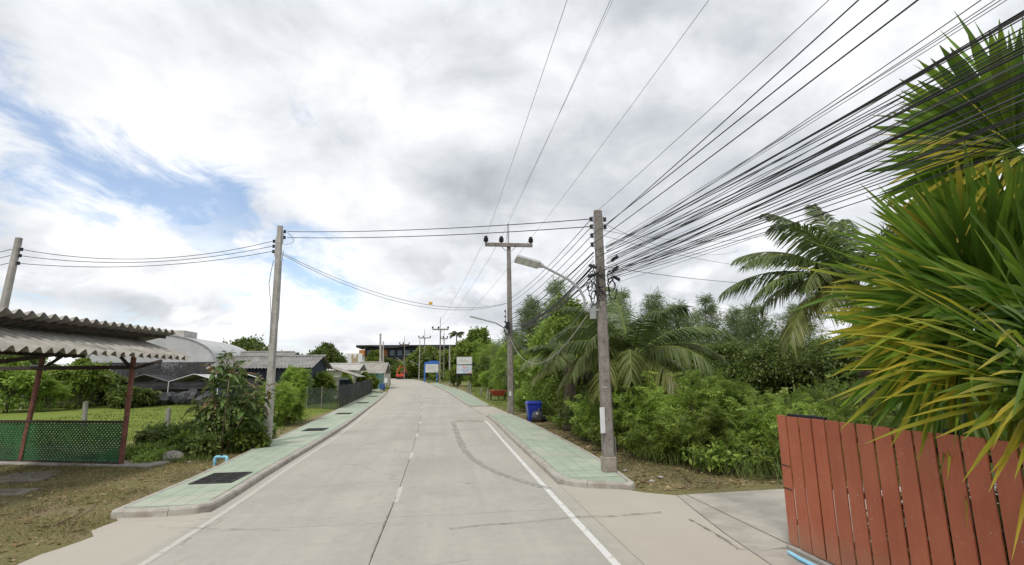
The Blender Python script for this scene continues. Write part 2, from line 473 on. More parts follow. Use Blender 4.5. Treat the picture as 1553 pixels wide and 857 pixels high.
def strip(pts, w, z, jit=0.0, rng=random.Random(1)):
    mb = MB(); pts = [np.array(p[:2], float) for p in pts]
    for i, p in enumerate(pts):
        a = pts[max(0, i - 1)]; b = pts[min(len(pts) - 1, i + 1)]; d = b - a; d /= np.linalg.norm(d); n = np.array([-d[1], d[0]])
        ww = (w[i] if not np.isscalar(w) else w) * (1 + jit * rng.uniform(-1, 1)); c = p + n * (jit * .4 * w if np.isscalar(w) else 0) * rng.uniform(-1, 1)
        for s in (1, -1):
            q = c + n * s * ww / 2; mb.v.append((q[0], q[1], HZ(q[1]) + z))
    mb.f = [(2*i, 2*i+1, 2*i+3, 2*i+2) for i in range(len(pts) - 1)]
    return mb
def dens(pts, step=.5):
    out = []
    for a, b in zip(pts[:-1], pts[1:]):
        a, b = np.array(a[:2], float), np.array(b[:2], float); n = max(1, int(np.linalg.norm(b - a) / step))
        out += [a + (b - a) * k / n for k in range(n)]
    return out + [np.array(pts[-1][:2], float)]
ZP = SLAB_T + .004
part('edge_line', strip([(RX(y) - .36, y) for y in np.arange(-8, 31, 1.0)], .115, ZP), M_PAINT, ROAD, fix=False)
part('edge_line', strip([(LX(y) + .26 + max(0, 11 - y) * .0, y) for y in np.arange(-8, 44, 1.0)], .11, ZP), M_PAINT2, ROAD, fix=False)
for px, py in ((602, 752), (620, 692), (631, 661), (636.5, 641.6), (638.6, 628), (637.7, 618), (638.5, 606), (638, 598)):
    c = gp(px, py)
    part('lane_dash', strip([(CXR(y) + .03, y) for y in np.linspace(c[1] - .75, c[1] + .75, 4)], .10, ZP), M_PAINT2, ROAD, fix=False)
rs = random.Random(12)
part('stain', strip(dens([gp(*p) for p in ((687, 641), (693, 658), (703, 683), (716, 697), (735, 710), (762, 722), (800, 735), (832, 744))], .4), .24, ZP + .004, .25, rs), M_STAIN, ROAD, fix=False)
part('stain', strip(dens([gp(*p) for p in ((690, 640), (712, 639), (735, 640))], .3), .5, ZP + .008, .4, rs), worn_paint('mud_stain', (.36, .28, .2), .5), ROAD, fix=False)
for k, pl in enumerate((((682, 806), (730, 800), (790, 796), (850, 790), (880, 787)), ((880, 787), (930, 786), (990, 781), (1003, 780)),
           ((440, 808), (330, 806), (240, 803)), ((562, 852), (582, 800), (604, 748)))):
    part('crack', strip(dens([gp(*p) for p in pl], .12), .034 if k < 2 else .018, ZP + .012 + .001 * k, .9, rs), M_CRACK, ROAD, fix=False)

# aprons beside the carriageway
def sheet(poly, z0, z1):
    return MB().prism([(p[0], p[1]) for p in poly], [HZ(p[1]) + z0 for p in poly], [HZ(p[1]) + z1 for p in poly])
edge = [gp(*p) for p in ((182, 793), (150, 806), (112, 826), (66, 845), (30, 862))]
rj = random.Random(8)
ej = [np.array(p) + np.array([rj.uniform(-.12, .12), rj.uniform(-.06, .06), 0]) for p in dens(edge, .25) for p in [np.array([p[0], p[1], 0])]]
struct(part('apron', sheet([(LX(0) - .01, 11.05), (-6.0, 10.98)] + [(p[0], p[1]) for p in ej] + [(-10.5, 4.5), (-11, -6), (LX(0) - .01, -6)], -.02, .022), M_APRON))
struct(part('apron', sheet([(2.67, 12.3), (3.2, 11.95), (4.05, 11.4), (4.3, 11.1), (4.83, 10.75), (4.62, 9.5), (4.42, 8.2), (4.25, 6.4), (4.1, -6), (2.67, -6)], -.02, .022), M_APRON))
DRIVE = struct(part('driveway', sheet([(4.79, 10.78), (7.3, 10.9), (13, 10.7), (13, 7.35), (5.12, 7.3), (5.12, -6), (4.08, -6), (4.22, 6.4), (4.39, 8.2), (4.59, 9.5)], -.03, .006), M_JOINT))
jl = [gp(1062, 764), gp(1195, 828)]
part('slab', sheet([(4.84, 10.74), (5.03, 10.76), tuple(jl[1][:2] + np.array([-.02, .0])), (5.08, 7.2), (5.08, -6), (4.13, -6), (4.27, 6.4), (4.44, 8.2), (4.64, 9.5)], -.02, .026), M_DRIVE, DRIVE)
part('slab', sheet([(5.06, 10.76), (7.3, 10.86), (13, 10.66), (13, 7.4), (5.13, 7.34), tuple(jl[1][:2] + np.array([.012, .0]))], -.02, .030), M_DRIVE, DRIVE)
part('crack', strip(dens([gp(*p) for p in ((1045, 790), (1085, 812), (1120, 836), (1160, 838), (1206, 833))], .1), .035, .034, .9, rs), M_CRACK, DRIVE, fix=False)

# ---------------------------------------------------------------- pavements with kerb stones and green tiles
KTOP, PTOP = .155, .140
def resample(pts, step):
    pts = [np.array(p[:2], float) for p in pts]; seg = [np.linalg.norm(b - a) for a, b in zip(pts[:-1], pts[1:])]
    cum = np.concatenate([[0], np.cumsum(seg)]); n = max(1, int(round(cum[-1] / step)))
    return [np.array([np.interp(t, cum, [p[k] for p in pts]) for k in (0, 1)]) for t in np.linspace(0, cum[-1], n + 1)]
def kerb(parent, pts, side, step=1.0, w=.17, top=KTOP, low_ends=False):
    """kerb stones along pts; side=+1: pavement lies to the left of travel"""
    q = resample(pts, step / 4); rk = random.Random(len(q))
    nrm = []
    for i in range(len(q)):
        d = q[min(i + 1, len(q) - 1)] - q[max(i - 1, 0)]; d /= np.linalg.norm(d); nrm.append(np.array([-d[1], d[0]]) * side)
    i = 0
    while i < len(q) - 1:
        j = min(i + 4, len(q) - 1); mb = MB(); dz = rk.uniform(-.006, .006); off = rk.uniform(-.006, .006)
        for k in range(i, j + 1):
            p = q[k].copy()
            if k == i and i > 0: p += (q[k + 1] - q[k]) * .02
            if k == j: p -= (q[k] - q[k - 1]) * .02
            t = top + dz; n = nrm[k]; h = HZ(p[1])
            for o, z in ((off, -.05), (off + .004, t - .035), (off + .03, t), (w, t), (w, -.05)):
                mb.v.append((p[0] + n[0] * o, p[1] + n[1] * o, h + z))
        m_ = j - i + 1
        for a in range(m_ - 1):
            for b in range(5): mb.f.append((a*5 + b, a*5 + (b+1) % 5, a*5 + 5 + (b+1) % 5, a*5 + 5 + b))
        mb.f += [tuple(range(5)), tuple(range((m_-1)*5, m_*5))[::-1]]
        part('kerb_stone', mb, M_KERB, parent); i = j
tile_mb = MB().box((0, 0, 0), (.976, .976, 1))
tile_me = mesh_of('tile', tile_mb, bevel=0.0); tile_me.materials.append(M_TILE)
def tiles(parent, y0, y1, fa, fb, ncol, step, skip=lambda x, y: False):
    y = y0 + step / 2; n = 0; rt = random.Random(5)
    while y < y1:
        a, b = fa(y), fb(y); w = (b - a) / ncol; dx = (fa(y + .5) + fb(y + .5) - fa(y - .5) - fb(y - .5)) / 2
        for c in range(ncol):
            x = a + w * (c + .5)
            if skip(x, y): continue
            o = bpy.data.objects.new('tile', tile_me); COL.objects.link(o); o.parent = parent
            o.location = (x, y, HZ(y) + PTOP + .005 + rt.uniform(0, .002)); o.scale = (w, step, .018); o.rotation_euler = (0, 0, -math.atan(dx)); n += 1
        y += step
    return n
# left pavement
LI = herm([(10.9, -5.95), (14, -6.02), (20.4, -6.47), (27, -6.88), (40.5, -7.75), (53, -8.35), (71, -8.95)])
def pave(y0, y1, fo, fi): return ribbon_solid(y0, y1, fo, fi, PTOP, -.05)
PAVE_L = struct(part('pavement', pave(11.12, 69, lambda y: LX(y) - .16, LI), M_PAVE))
corner = [(-6.05, 10.93), (-5.3, 10.86), (-4.75, 10.9), (-4.5, 11.0), (-4.39, 11.2), (-4.38, 11.7)]
kerb(PAVE_L, corner + [(LX(y), y) for y in np.arange(12.5, 69.6, 1.5)], 1)
part('edging', ribbon_solid(11.0, 69, lambda y: LI(y) - .10, lambda y: LI(y) - .004, KTOP - .004, -.05), M_KERB, PAVE_L)
grate_px = [(322, 736), (478, 657), (521, 631), (552.5, 613.5), (568, 603.2), (577, 597.5)]
grates = [gp(*p) for p in grate_px]
gx = [-.5 * (abs(LX(q[1])) + abs(LI(q[1]))) - .05 for q in grates]
def near_grate(x, y): return False
tiles(PAVE_L, 11.15, 41, lambda y: LI(y) + .02, lambda y: LX(y) - .19, 4, .42)
PAVE_L2 = struct(part('pavement', pave(74, 104, lambda y: LX(y) - .9, lambda y: LX(y) - 2.6), M_PAVE))
kerb(PAVE_L2, [(LX(74) - 2.2, 73.6), (LX(74) - 1, 73.7), (LX(74.5) - .75, 74.6)] + [(LX(y) - .75, y) for y in np.arange(76, 104, 2.0)], 1, 2.0)
# right pavement
RI = herm([(11.4, 4.1), (14, 4.32), (18.8, 4.42), (28.6, 4.32), (34, 4.05), (41.6, 3.65), (70, 2.35), (103, -1.45)])
PAVE_R = struct(part('pavement', pave(12.25, 33, lambda y: RX(y) + .16, RI), M_PAVE))
rc = [(4.15, 11.45), (3.6, 11.62), (3.1, 11.85), (2.82, 12.1), (2.70, 12.45), (2.67, 12.9)]
kerb(PAVE_R, rc + [(RX(y), y) for y in np.arange(14, 33.2, 1.5)], -1)
part('corner_infill', sheet([(2.86, 12.3), (3.1, 12.05), (3.6, 11.8), (4.1, 11.66), (4.2, 12.3)], -.05, PTOP + .002), M_PAVE, PAVE_R)
part('edging', ribbon_solid(11.5, 33, lambda y: RI(y) + .004, lambda y: RI(y) + .11, KTOP - .004, -.05), M_KERB, PAVE_R)
tiles(PAVE_R, 12.3, 33, lambda y: RX(y) + .19, lambda y: RI(y) - .02, 4, .42)
PAVE_R2 = struct(part('pavement', pave(42.5, 103, lambda y: RX(y) + .16, RI), M_PAVE))
kerb(PAVE_R2, [(RX(42) + 1.4, 42.0), (RX(42) + .25, 42.1), (RX(42.7), 42.7)] + [(RX(y), y) for y in np.arange(44, 103, 2.0)], -1, 1.6)
part('edging', ribbon_solid(42.5, 103, lambda y: RI(y) + .004, lambda y: RI(y) + .11, KTOP - .004, -.05), M_KERB, PAVE_R2)
struct(part('pavement_crossing', ribbon_solid(33.1, 42.0, lambda y: RX(y) + .02, lambda y: RI(y) + .3, .04, -.02), M_APRON))

# drain grates let into the left pavement
M_IRON = surf('cast_iron', (.035, .035, .038), (.06, .058, .055), 8, .7, metal=.3)
M_PITSHADE = surf('drain_shade', (.006, .006, .006), (.012, .012, .011), 3, .95)
for i, (q, x) in enumerate(zip(grates, gx)):
    y = q[1]; w, l = (.92, 1.35) if i == 0 else (.95, 1.15)
    z = HZ(y) + PTOP + .014
    lab = ['black iron drain grate nearest the rounded end of the left pavement', 'black iron drain grate just beyond the leaning concrete pole',
           'black iron drain grate in front of the black net fence corner'] + ['small black drain grate along the black net fence'] * 3
    t = thing('drain_grate', lab[i], 'drain grate', (x, y, z), 'drain grates in the green pavement')
    part('pit_shade', MB().box((x, y, z + .003), (w, l, .006)), M_PITSHADE, t)  # flat black plate paints in the shade of the pit below the bars
    fr = MB()
    for s in (-1, 1):
        fr.box((x + s * (w / 2 - .03), y, z + .012), (.06, l, .022)); fr.box((x, y + s * (l / 2 - .03), z + .0125), (w - .12, .06, .021))
    part('frame', fr, M_IRON, t)
    if i < 3:
        for k in range(1, 4): part('crossbar', MB().box((x, y - l / 2 + l * k / 4, z + .0115), (w - .12, .045, .019)), M_IRON, t)
        part('spine_bar', MB().box((x, y, z + .0105), (.05, l - .12, .018)), M_IRON, t)
        bars = MB()
        for k in range(1, 12): bars.box((x - w / 2 + .06 + (w - .12) * k / 12, y, z + .009), (.02, l - .12, .014))
        stuff(part('grille_bars', bars, M_IRON, t))
# ---------------------------------------------------------------- utility poles, lamps, cables
M_POLE = surf('weathered_pole', (.175, .155, .138), (.27, .245, .222), 4, .92, (.13, .11, .095), 1.3, .6, .6, 40)
M_POLE2 = surf('grey_pole', (.33, .315, .29), (.43, .41, .38), 4, .92, (.22, .20, .18), 1.2, .55, .5, 40)
M_COLLAR = surf('pole_collar', (.25, .215, .175), (.34, .30, .25), 6, .95)
M_GALV = surf('galvanised_steel', (.34, .35, .36), (.45, .46, .47), 6, .5, metal=.55)
M_BLACK = surf('black_rubber', (.012, .012, .013), (.028, .028, .03), 12, .6)
M_CABLE = surf('cable_sheath', (.016, .016, .018), (.03, .03, .032), 2, .55)
M_CABLE2 = surf('grey_cable', (.10, .10, .105), (.16, .16, .165), 2, .6)
M_PALECAB = surf('pale_cable', (.26, .255, .22), (.34, .33, .29), 2, .7)
M_CERAM = surf('brown_insulator', (.03, .022, .02), (.055, .04, .036), 9, .3, spec=.5)
M_LED = surf('lamp_lens', (.50, .52, .50), (.60, .62, .60), 12, .25, spec=.5)
M_LAMP = surf('lamp_grey_paint', (.40, .41, .42), (.50, .51, .52), 9, .45)
M_WHITE = surf('white_plate', (.66, .68, .69), (.74, .75, .76), 7, .6, (.5, .48, .44), 2, .5)
M_RUST = surf('rusty_red_steel', (.14, .055, .04), (.23, .095, .07), 6, .7, (.10, .07, .055), 2.5, .6, .3, 60)

def shaft(base, top, w0, w1, ch=.18):
    b, t = np.array(base, float), np.array(top, float); mb = MB(); n = 12
    for k in range(n + 1):
        s = k / n; c = b + (t - b) * s; w = (w0 + (w1 - w0) * s) / 2; h = w * (1 - ch * 2)
        for x, y in ((w, h), (h, w), (-h, w), (-w, h), (-w, -h), (-h, -w), (h, -w), (w, -h)): mb.v.append((c[0] + x, c[1] + y, c[2]))
    for k in range(n):
        for j in range(8): mb.f.append((k*8 + j, k*8 + (j+1) % 8, k*8 + 8 + (j+1) % 8, k*8 + 8 + j))
    mb.f += [tuple(range(8))[::-1], tuple(range(n*8, n*8 + 8))]
    return mb
def lathe(mb, c, prof, n=10, axis='z'):
    vs_ = []; c = np.array(c, float)
    for r, z in prof:
        for j in range(n):
            a = 2 * math.pi * j / n
            vs_.append(c + (np.array([r * math.cos(a), r * math.sin(a), z]) if axis == 'z' else np.array([z, r * math.cos(a), r * math.sin(a)])))
    fs = [(i*n + j, i*n + (j+1) % n, (i+1)*n + (j+1) % n, (i+1)*n + j) for i in range(len(prof) - 1) for j in range(n)]
    fs += [tuple(range(n))[::-1], tuple((len(prof)-1)*n + j for j in range(n))]
    mb.add(vs_, fs); return mb
def spool(mb, c, r=.045, h=.085):
    return lathe(mb, np.array(c) - np.array([0, 0, h / 2]), [(r*.8, 0), (r, h*.12), (r, h*.3), (r*.6, h*.5), (r, h*.7), (r, h*.88), (r*.8, h)], 9)
def lamp_arm(t, pts, head_dir, r=.032, leds=True, hl=.72):
    part('lamp_arm', MB().tube(pts, r, 8), M_GALV, t, smooth='auto')
    e = np.array(pts[-1], float); d = np.array(head_dir, float); d /= np.linalg.norm(d)
    s = np.cross(d, _z); s /= np.linalg.norm(s); u = np.cross(s, d); ro = R_(17) if leds else 0; s, u = s * math.cos(ro) - u * math.sin(ro), u * math.cos(ro) + s * math.sin(ro)
    hd = MB()
    prof = [(0, .05), (.08, .075), (.13, .165), (hl, .165), (hl + .02, .15)]
    for x, w in prof:
        for a, b in ((-w, -.028), (w, -.028), (w, .03), (w * .55, .06), (-w * .55, .06), (-w, .03)): hd.v.append(tuple(e + d * x + s * a + u * b))
    for i in range(len(prof) - 1):
        for j in range(6): hd.f.append((i*6 + j, i*6 + (j+1) % 6, i*6 + 6 + (j+1) % 6, i*6 + 6 + j))
    hd.f += [tuple(range(6)), tuple(range(len(prof)*6 - 6, len(prof)*6))]
    h = part('lamp_head', hd, M_LAMP, t)
    for k in range(3 if leds else 1):
        w = (hl - .2) / (3 if leds else 1)
        part('lens', MB().box(e + d * (.18 + w * (k + .5)) - u * .032, (.27, w * .86, .012), axes=(s, d, u)), M_LED, h)
def holes(t, base, top, w0, w1, n, side=-1):
    mb = MB()
    for k in range(n):
        s = (k + .6) / n; c = np.array(base) + (np.array(top) - np.array(base)) * s; w = (w0 + (w1 - w0) * s) / 2
        mb.box((c[0], c[1] - w, c[2]), (.022, .006, .03)); mb.box((c[0] - w, c[1], c[2] + .2), (.006, .022, .03))
    stuff(part('painted_holes', mb, M_BLACK, t))  # small black boxes on the faces, their colour painting the shade inside bolt holes

# --- the lamp pole at the end of the right pavement
PB = np.array([4.09, 12.91, PTOP + .014]); PT = np.array([4.10, 12.93, 6.9])
tp = thing('utility_pole', 'weathered concrete pole with street lamp, telecom boxes and white plate at the pavement end', 'utility pole', PB)
part('shaft', shaft(PB, PT, .285, .195), M_POLE, tp, smooth='auto'); holes(tp, PB, PT, .285, .195, 14)
part('base_collar', MB().prism([(PB[0] + a, PB[1] + b) for a, b in ((-.16, -.16), (.16, -.16), (.16, .16), (-.16, .16))], PB[2] + .001, PB[2] + .36), M_COLLAR, tp, bevel=.02)
for sx, zs in ((-1, (6.66, 6.45, 6.2, 5.95)), (1, (6.66, 6.45))):
    rack = part('insulator_rack', MB().box((PB[0] + sx * .115, PB[1], (zs[0] + zs[-1]) / 2), (.03, .05, zs[0] - zs[-1] + .22)), M_GALV, tp)
    for z in zs:
        for e_ in (-.06, .06): part('clevis', MB().box((PB[0] + sx * .16, PB[1], z + e_), (.10, .03, .012)), M_GALV, rack)
        part('insulator', spool(MB(), (PB[0] + sx * .19, PB[1], z), .05, .10), M_CERAM, rack, smooth='auto')
la = [at(897, 474, 12.85), at(888, 470, 12.85), at(886, 452, 12.85), at(878, 437, 12.85), at(862, 424, 12.85), at(824, 404, 12.85)]
lamp_arm(tp, la, at(784, 393, 12.8) - at(823, 404, 12.85), .034, True, .74)
part('arm_bracket', MB().box(at(899, 472, 12.86), (.14, .10, .40)).box(at(907, 470, 12.86), (.26, .06, .05)), M_GALV, tp)
q = at(912.5, 637, 12.80)
part('white_plate', MB().box((q[0], 12.72, q[2]), (.14, .02, .62), axes=((.94, .34, 0), (-.34, .94, 0), (0, 0, 1))), M_WHITE, tp, bevel=.004)
q = at(922, 650, 12.7)
for z in (2.2, 1.2): part('strap', MB().tube([(PB[0] + .135 * math.cos(a) * 1.05, PB[1] + .135 * math.sin(a) * 1.05, z) for a in np.linspace(0, 6.28, 13)], .006, 5), M_GALV, tp)
rw = random.Random(21)
for k, (px, py) in enumerate(((932, 392), (933, 408), (899, 404), (897, 418), (935, 422))):
    c = at(px, py, 12.85); d = np.array([.10 + .12 * rw.random(), -.3 * rw.random(), rw.uniform(-.12, .22)]) if px > 915 else np.array([-.1, .3, rw.uniform(-.2, .2)])
    part('splice_box', MB().tube([c - d * .5, c - d * .42, c + d * .42, c + d * .5], [.02, .045, .045, .02], 9), M_BLACK, tp, smooth='auto')
for k, (px, py, rr) in enumerate(((927, 432, .16), (929, 440, .20), (898, 440, .18), (894, 432, .13), (901, 452, .15), (925, 420, .12))):
    c = at(px, py, 12.82); n = 22; pts = []
    for a in np.linspace(0, 4 * math.pi, 2 * n):
        pts.append(c + np.array([math.cos(a) * rr * .55 + rw.uniform(-.012, .012), rw.uniform(-.03, .03), math.sin(a) * rr * 1.25 + rw.uniform(-.012, .012)]))
    part('cable_coil', MB().tube(pts, .011, 5), M_CABLE, tp)
mess = MB()
for k in range(16):
    a = at(rw.uniform(893, 904), rw.uniform(395, 455), 12.82); b = at(rw.uniform(893, 934), rw.uniform(400, 470), 12.80)
    m_ = (a + b) / 2 + np.array([rw.uniform(-.15, .15), rw.uniform(-.12, 0), rw.uniform(-.3, .05)]); pts = [a * (1-t)**2 + 2 * m_ * t * (1-t) + b * t * t for t in np.linspace(0, 1, 9)]
    mess.tube(pts, .008, 5)
stuff(part('jumper_wires', mess, M_CABLE, tp))

# --- the high pole with crossarm
VB = np.array([4.33, 33.7, HZ(33.7)]); VT = np.array([4.30, 33.7, 11.35])
tv = thing('crossarm_pole', 'tall concrete pole with wooden-toned crossarm, three black insulators and small lamp by blue bin', 'utility pole', VB)
part('shaft', shaft(VB, VT, .40, .25), M_POLE, tv, smooth='auto')
zc_ = 11.3
def crossarm(t, cx, cy, z, half, ins=(-.48, -.12, .47), up=True, spike=1.2):
    a = part('crossarm', MB().box((cx, cy - .2, z), (half * 2, .16, .25)), M_POLE, t, bevel=.015)
    for s in (-1, 1): part('brace', MB().beam((cx + s * .55, cy - .16, z - .06), (cx + s * .04, cy - .12, z - .55), .025, .04), M_GALV, t)
    for f in ins:
        x = cx + f * half * 2
        part('insulator', lathe(MB(), (x, cy - .2, z + .12), [(.06, 0), (.07, .06), (.16, .10), (.18, .16), (.12, .20), (.17, .24), (.17, .31), (.11, .35), (.13, .42), (.08, .47)], 10), M_BLACK, a, smooth='auto')
    if spike:
        part('ground_wire_spike', MB().beam((cx, cy, z - .4), (cx, cy, z + spike), .11, .11).beam((cx - .2, cy, z + .05), (cx - .02, cy, z + spike * .85), .04, .04), M_GALV, t)
crossarm(tv, VB[0] - .05, VB[1], zc_, 1.63, (-.477, -.155, .466), spike=1.55)
sl = [at(767, 505, 33.5), at(764, 497, 33.4), at(752, 490, 33.2), at(733, 485, 33.0)]
lamp_arm(tv, sl, at(709, 479, 32.8) - at(733, 485, 33.0), .045, False, .9)
part('insulator_rack', MB().box(at(767, 488, 33.5), (.05, .05, 1.6)), M_GALV, tv)
for py in (472, 480, 488, 496): part('insulator', spool(MB(), at(766, py, 33.45), .06, .12), M_CERAM, tv)
part('splice_box', MB().box(at(770, 494, 33.45), (.25, .25, .5)), M_BLACK, tv, bevel=.03)
part('white_tag', MB().box(at(774, 597, 33.5), (.13, .012, .28)), M_WHITE, tv)
part('splice_coil', MB().tube([at(769, 500, 33.4) + np.array([math.cos(a) * .2, rw.uniform(-.05, .05), math.sin(a) * .35]) for a in np.linspace(0, 12.5, 40)], .016, 5), M_CABLE, tv)

# --- the leaning pole on the left pavement
LB = np.array([-6.62, 21.25, HZ(21) + PTOP]); LT = at(425, 343, 21.3)
tl = thing('utility_pole', 'bare grey concrete pole leaning slightly on the left pavement edge beside the big shrub', 'utility pole', LB)
part('shaft', shaft(LB, LT, .30, .19), M_POLE2, tl, smooth='auto'); holes(tl, LB, LT, .30, .19, 16)
def dirn(a, b): d = np.array(b) - np.array(a); return d / np.linalg.norm(d)
def on_shaft(b, t, z): s = (z - b[2]) / (t[2] - b[2]); return b + (t - b) * s
rka = part('insulator_rack', MB().box(on_shaft(LB, LT, 8.2) + np.array([.13, 0, 0]), (.04, .06, .55)), M_GALV, tl)
LR = [on_shaft(LB, LT, z) + np.array([.2, -.02, 0]) for z in (8.45, 8.2)]
for c in LR: part('insulator', spool(MB(), c, .055, .12), M_BLACK, rka, smooth='auto')
rkb = part('insulator_rack', MB().box(on_shaft(LB, LT, 7.8) + np.array([-.13, 0, 0]), (.04, .06, .8)), M_GALV, tl)
LL = [on_shaft(LB, LT, z) + np.array([-.2, -.02, 0]) for z in (8.03, 7.82, 7.6)]
for c in LL: part('insulator', spool(MB(), c, .055, .12), M_BLACK, rkb, smooth='auto')
part('down_lead', MB().tube([at(415, 395, 21.1), at(411, 412, 21.1), at(408, 430, 21.1), at(410, 455, 21.1), at(411, 480, 21.1), at(409, 520, 21.1)], .013, 5), M_CABLE2, tl)
part('down_lead', MB().tube([at(430, 380, 21.1), at(427, 400, 21.1), at(425, 440, 21.1), at(423, 480, 21.1), at(420, 500, 21.1), at(415, 560, 21.1)], .013, 5), M_CABLE2, tl)
part('lead_loop', MB().tube([at(431, 371, 21.0), at(440, 370, 21.0), at(446, 366, 21.0), at(443, 359, 21.0), at(436, 353, 21.0)], .010, 5), M_CABLE2, tl)

# --- the pole behind the shed
FB = at(4, 473, 21.5); FT = at(29, 361, 21.5)
fb = FB + (FT - FB) * ((0 - FB[2]) / (FT[2] - FB[2]))
tf = thing('utility_pole', 'pale concrete pole rising behind the corrugated shed roof', 'utility pole', fb)
part('shaft', shaft(fb, FT, .30, .19), M_POLE2, tf, smooth='auto')
FR = [on_shaft(fb, FT, FT[2] - d) + np.array([.17, 0, 0]) for d in (.45, .7, 1.0)]
for c in FR: part('insulator', spool(MB(), c, .055, .12), M_BLACK, tf)

# --- far poles
def far_pole(px, top_py, Y, arm, label, base_px=None, lamp=None, w=.26, tr=False):
    tq = at(px, top_py, Y); b = np.array([at(base_px or px, 570, Y)[0], Y, HZ(Y)])
    t = thing('crossarm_pole' if arm else 'utility_pole', label, 'utility pole', b)
    part('shaft', shaft(b, tq, w * 1.2, w * .8), M_POLE2 if not arm else M_POLE, t, smooth='auto')
    if arm: crossarm(t, tq[0], Y, tq[2] - .1, arm, spike=2.4)
    if lamp:
        p0 = on_shaft(b, tq, at(px, lamp[1] + 8, Y)[2])
        lamp_arm(t, [p0, p0 + np.array([-.4, 0, .5]), at(lamp[0] + 4, lamp[1] + 2, Y - .5)], at(lamp[0], lamp[1], Y) - at(lamp[0] + 5, lamp[1] + 2.6, Y), .06, False, 1.0)
    return t, tq
_, FP1 = far_pole(668, 499, 100, 1.55, 'tall crossarm pole standing beside the blue-topped signboard', 667)
_, FP2 = far_pole(644, 512, 136, 1.55, 'tall crossarm pole rising out of the round tree behind the blue-topped signboard', 643)
_, FP3 = far_pole(613.5, 522, 140, 1.3, 'crossarm pole with small street lamp standing by the red excavator', 613.5, (603, 544), .22)
far_pole(673.5, 513, 118, .8, 'short-armed pole behind the tall crossarm pole near the signboards', 673)
far_pole(682, 524, 92, 0, 'plain concrete pole between the two roadside signboards', 682)
far_pole(637, 513, 128, 0, 'bare roadside pole with a small street lamp by the round tree', 635.5, (623, 548), .2)
far_pole(577, 506, 84, 0, 'bare grey pole at the end of the black net fence', 577.5, None, .34)
far_pole(581.5, 518, 93, 0, 'thin grey pole beside the white gate pillar', 581, None, .24)

# --- cables
def cable(a, b, sag, r, n=18, side=5):
    a, b = np.array(a, float), np.array(b, float)
    pts = [a + (b - a) * t - np.array([0, 0, 4 * sag * t * (1 - t)]) for t in np.linspace(0, 1, n)]
    return MB().tube(pts, r, side, cap=True)
def cab(label, grp, a, b, sag, r, m=M_CABLE, n=18):
    c = (np.array(a) + np.array(b)) / 2
    return solo('overhead_cable', label, 'cable', cable(a, b, sag, r, n), m, loc=c, group=grp, smooth=True, fix=False)
def through(A, px, py, Qx, Qy, sag, ext=1.0):
    """end point over (Qx,Qy) so that the sagging cable from A meets the sight line of a pixel"""
    A = np.array(A, float); d = ray(px, py); h = np.array([Qx - A[0], Qy - A[1]])
    # A.xy + s*h = cam.xy + t*d.xy
    Mx = np.array([[h[0], -d[0]], [h[1], -d[1]]]); s, t = np.linalg.solve(Mx, -A[:2])
    z = EYE + t * d[2]
    # z = A.z + s*(Bz-A.z) - 4*sag*s*(1-s)
    Bz = A[2] + (z - A[2] + 4 * sag * s * (1 - s)) / s
    return np.array([Qx, Qy, Bz])
QX, QY = 5.1, -21.0
Q_TOP = []
for k, (py, ex) in enumerate(((334, 1257), (341, 1302), (349, 1347), (357, 1392))):
    A = np.array([PB[0] + (.19 if k < 2 else -.19), PB[1], (6.66, 6.45, 6.2, 5.95)[k] + .01]) if k else np.array([PB[0] + .02, PB[1], 6.92])
    B = through(A, ex, 0, QX - .1, QY, .35); Q_TOP.append(B)
    cab('thin black power line from the lamp pole top rising steeply overhead', 'power lines over the right verge', A, B, .35, .009 if k else .005, n=26)
rw = random.Random(77)
low = []
NB = 44
for k in range(NB):
    f = k / (NB - 1)
    A = np.array([PB[0] + rw.choice((-.14, .14, .17)), PB[1] - .14 + rw.uniform(-.03, .05), 5.85 - f * .95 + rw.uniform(-.2, .2)])
    if k < 4: ex, ey = (1488, 0) if k == 0 else (1500 + 9 * k, 0)
    else: ex, ey = 1553, 8 + (f - .08) / .92 * 205 + rw.uniform(-13, 13)
    thick = k in (6, 15, 16, 24, 25)
    sag = rw.uniform(.35, .75)
    B = through(A, ex, ey, QX + rw.uniform(-.1, .25), QY, sag); low.append((A, B))
    lab = ('thick black telecom trunk cable in the bundle sagging past the fan palm' if thick else 'thin black telecom cable in the dense bundle sagging past the fan palm')
    cab(lab, 'thick telecom trunk cables' if thick else 'thin telecom cables in the bundle', A, B, sag, rw.uniform(.009, .013) if thick else rw.uniform(.0035, .0065), M_CABLE if rw.random() < .8 else M_CABLE2, n=30)
# a pole behind the viewer carries the near ends
tq = copy_tree(tp)
tq.location = (QX, QY, HZ(QY)); tq['label'] = 'weathered concrete pole with street lamp carrying the near ends of the cables'
for ch in list(tq.children):
    if ch.name.split('.')[0] in ('cable_coil', 'jumper_wires', 'white_plate'): bpy.data.objects.remove(ch, do_unlink=True)
